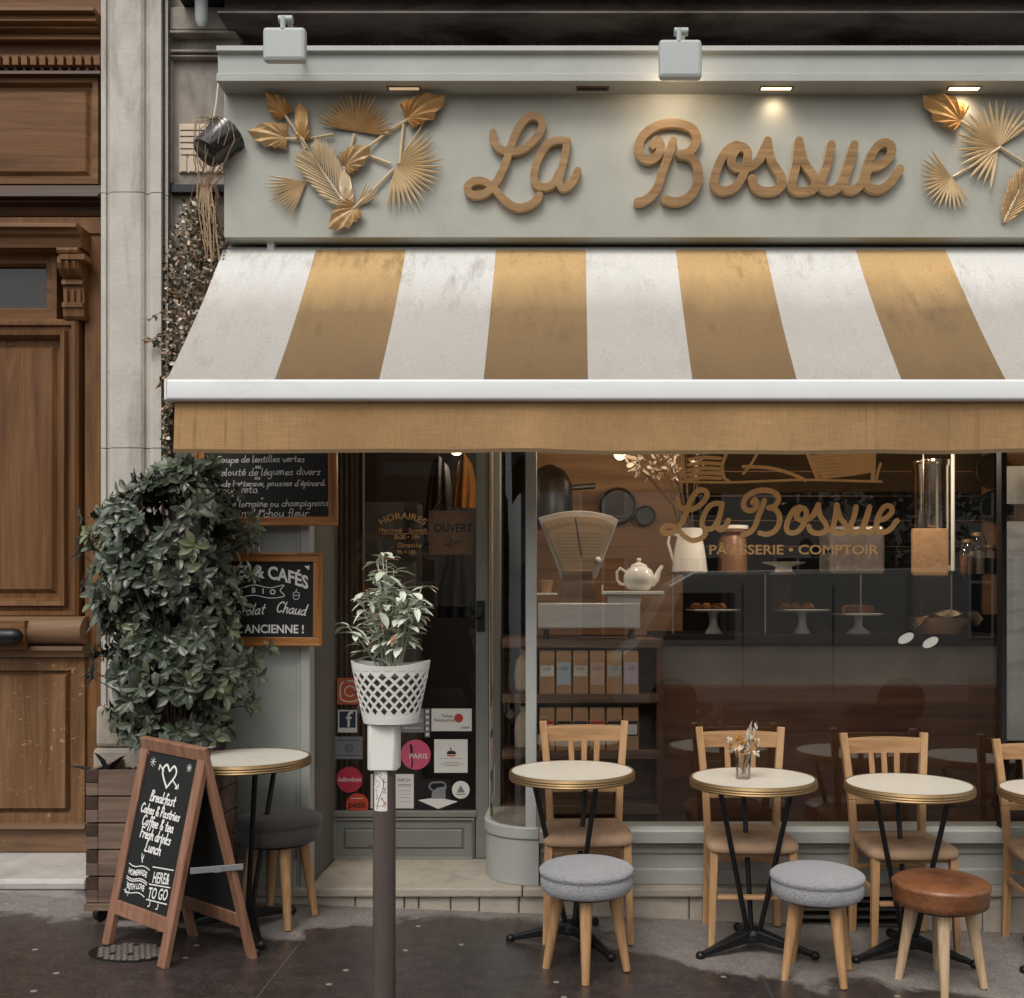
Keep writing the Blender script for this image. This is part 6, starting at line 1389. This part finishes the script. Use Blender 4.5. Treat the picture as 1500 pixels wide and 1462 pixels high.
# ================================================================== VASE
vx = Xat(1088,TY-.02); vz = gz(Xat(1103,TY)) + .7615
vs = thing('glass_vase', 'small ribbed glass tumbler used as a vase on the table', 'vase', (vx,TY-.03,vz))
b = MB(); b.lathe([(.03,0),(.032,.004),(.031,.02),(.034,.075),(.036,.11),(.034,.11),(.031,.07),(.028,.018),(.002,.014)], (vx,TY-.03,vz), 20); b.build('tumbler', glass('tumbler_glass', (.985,.985,.98,1), .8), vs, smooth=True)
df = thing('dried_flowers', 'tiny bunch of dried orange and white flowers in the glass vase', 'flowers', (vx,TY-.03,vz+.02))
b = MB(); fl = MB()
for k in range(26):
    if k < 6: tip = Vector((vx+rnd(.02,.07),TY-.03+rnd(-.02,.02),vz+rnd(.17,.25)))
    else: tip = Vector((vx+rnd(-.065,.06),TY-.03+rnd(-.04,.04),vz+rnd(.115,.175)))
    b.tube([(vx+rnd(-.012,.012),TY-.03+rnd(-.01,.01),vz+.02),((vx+tip.x)/2,(TY-.03+tip.y)/2,vz+.1),tip],.0012,4)
    if k < 6:
        for j in range(12): leaf(fl, tip-Vector((.006*j*.5,0,.008*j)), (rnd(-.5,.5),rnd(-.4,.4),.9), rdir(), .022, .007, .3, .1, 1)
    else:
        for j in range(9): leaf(fl, tip, rdir()+Vector((0,0,.3)), rdir(), rnd(.012,.022), .011, .3, .2, 2 if k % 3 else 1)
for j in range(16): leaf(fl, (vx+rnd(-.03,.03),TY-.03+rnd(-.03,.02),vz+rnd(.108,.13)), rdir()+Vector((0,0,.2)), rdir(), .035, .026, .3, .3, 2 if j < 10 else 0)
b.build('stems', M['twine'], df); fl.build('flower_heads', [M['dryleaf2'], mat('white_petal', c(218,208,194), .8), mat('orange_petal', c(196,140,70), .8)], df, fix=False)

# ================================================================== ACROSS THE STREET (seen only as reflections)
ob = thing('apartment_building', 'pale apartment building across the street, mirrored in the shop window', 'building', (0,-21,-.2))
b = MB(); b.box((-16,-24,-2),(18,-21,6.6)); b.build('facade', mat('opposite_plaster', c(196,188,176), .8, 0, .08, .6, .05), ob)
wf = mat('white_window_frames', c(226,224,220), .5); wd_ = mat('dark_panes', c(34,34,36), .15)
for i in range(-6, 7):
    for j in range(2):
        x, z = i*2.5+.8, .6+j*3.1
        q = MB(); q.box((x-.62,-21.0,z-.06),(x+.62,-20.9,z+2.06)); w1 = q.build('window', wf, ob)
        q = MB(); q.box((x-.54,-20.9,z),(x-.04,-20.88,z+1.35)); q.box((x+.04,-20.9,z),(x+.54,-20.88,z+1.35)); q.box((x-.54,-20.9,z+1.42),(x-.04,-20.88,z+2)); q.box((x+.04,-20.9,z+1.42),(x+.54,-20.88,z+2)); q.build('pane', wd_, w1)
for k, (tx_, lab) in enumerate(((5.3,'street tree mirrored at the right of the shop window'),(-3.6,'street tree mirrored in the door glass'))):
    t = thing('street_tree', lab, 'tree', (tx_,-12,gz(tx_)), 'trees across the street')
    q = MB(); q.tube([(tx_,-12,-.3),(tx_+.05,-12,1.6),(tx_,-12,3.4)],[.16,.13,.09],12)
    for j in range(7): a = j*.9; q.tube([(tx_,-12,2.6+.1*j),(tx_+1.1*math.cos(a),-12+1.1*math.sin(a),4.2+.2*j)],[.06,.02],6)
    q.build('trunk', M['bark'], t, smooth=True); q = MB()
    for j in range(2600):
        v = rdir()*rnd(.3,1)**.4; p = Vector((tx_,-12,3.7)) + Vector((v.x*1.7,v.y*1.7,v.z*2.0)); 
        if math.sin(p.x*4+k)+math.sin(p.y*5)+math.sin(p.z*4) < -.6: continue
        leaf(q, p, rdir(), rdir(), rnd(.12,.2), rnd(.08,.13), .3, .2, random.choice((0,1,1)))
    q.build('crown', [M['leafA'], M['leafB']], t, fix=False)

# cars parked across the street
def parked_car(x, y, paint, label):
    z = gz(x)-.12; t = thing('parked_car', label, 'car', (x,y,z))
    prof = [(-2.0,.28),(-2.05,.55),(-1.98,.78),(-1.2,.92),(-.95,.95),(1.55,.95),(1.95,.88),(2.05,.6),(2.0,.28),(1.7,.24),(-1.7,.24)]
    def body(q, P, hw, mi=0):
        n = len(P); o = len(q.v); q.v += [Vector((x+a, y-hw, z+b_)) for a,b_ in P]+[Vector((x+a, y+hw, z+b_)) for a,b_ in P]
        q.f += [list(range(o,o+n)), list(range(o+n,o+2*n))[::-1]]+[[o+i,o+(i+1)%n,o+n+(i+1)%n,o+n+i] for i in range(n)]; q.m += [mi]*(n+2)
    q = MB(); body(q, prof, .86); body(q, [(-.5,1.40),(-.35,1.44),(1.1,1.44),(1.3,1.4),(1.3,1.385),(-.5,1.385)], .66)
    for a0,a1 in ((-1.05,-.5),(.35,.37),(1.62,1.3)): q.bar((x+a0,y+.8,z+.95),(x+a1,y+.64,z+1.39),.06,.05); q.bar((x+a0,y-.8,z+.95),(x+a1,y-.64,z+1.39),.06,.05)
    q.build('body', paint, t, bev=.04)
    q = MB(); body(q, [(-1.0,.951),(-.5,1.384),(1.28,1.384),(1.58,.951)], .72); q.build('windows', wd_, t)
    for sx_ in (-1.3,1.3):
        for sy_ in (-.8,.8):
            w0 = MB(); w0.lathe([(.2,-.09),(.31,-.09),(.32,-.05),(.32,.05),(.31,.09),(.2,.09)], (x+sx_,y+sy_,z+.32), 24, M=Matrix.Rotation(R_(90),3,'X')); wh = w0.build('wheel', M['black_metal'], t, smooth=True)
            w0 = MB(); w0.lathe([(.002,-.095),(.19,-.095),(.19,.095),(.002,.095)], (x+sx_,y+sy_,z+.32), 18, M=Matrix.Rotation(R_(90),3,'X')); w0.build('rim', M['inkgrey'], wh)
    for sy_ in (-.6,.6): q = MB(); q.sphere((x-2.0,y+sy_,z+.68),.1,12,8,sc=(.5,1.4,.8)); q.build('headlight', M['china'], t, smooth=True)
def van(x, y, paint, label):
    z = gz(x)-.12; t = thing('added_van', label, 'van', (x,y,z))
    q = MB(); P = [(-2.4,.3),(-2.45,.9),(-2.1,1.15),(-1.65,1.95),(-1.3,2.15),(2.4,2.2),(2.5,2.0),(2.5,.3)]; n = len(P); o = len(q.v)
    q.v += [Vector((x+a,y-.95,z+b_)) for a,b_ in P]+[Vector((x+a,y+.95,z+b_)) for a,b_ in P]; q.f += [list(range(o,o+n)), list(range(o+n,o+2*n))[::-1]]+[[o+i,o+(i+1)%n,o+n+(i+1)%n,o+n+i] for i in range(n)]; q.m += [0]*(n+2)
    q.build('body', paint, t, bev=.06)
    q = MB(); q.add([(x-1.75,y+.957,z+1.2),(x-.75,y+.957,z+1.2),(x-.75,y+.957,z+1.85),(x-1.5,y+.957,z+1.85)],[(0,1,2,3)]); q.build('window', wd_, t)
    for a in (-.65, .6): q = MB(); q.box((x+a,y+.952,z+.5),(x+a+.02,y+.96,z+1.95)); q.build('door_seam', M['ink'], t)
    for sx_ in (-1.6,1.55):
        for sy_ in (-.86,.86): q = MB(); q.lathe([(.002,-.1),(.18,-.1),(.2,-.12),(.33,-.11),(.35,0),(.33,.11),(.2,.12),(.18,.1),(.002,.1)], (x+sx_,y+sy_,z+.35), 24, M=Matrix.Rotation(R_(90),3,'X')); q.build('wheel', M['black_metal'], t, smooth=True)
van(3.0, -9.9, mat('pale_van_paint', c(186,182,174), .35, 0, .04, 3, 0, coat=.4), 'pale delivery van across the street mirrored in the shop window')  # unseen van added so its pale side greys the window reflection
parked_car(-2.6, -9.6, mat('dark_car_paint', c(40,42,46), .25, .2, .03, 3, 0, coat=.6), 'dark car across the street mirrored in the door glass')
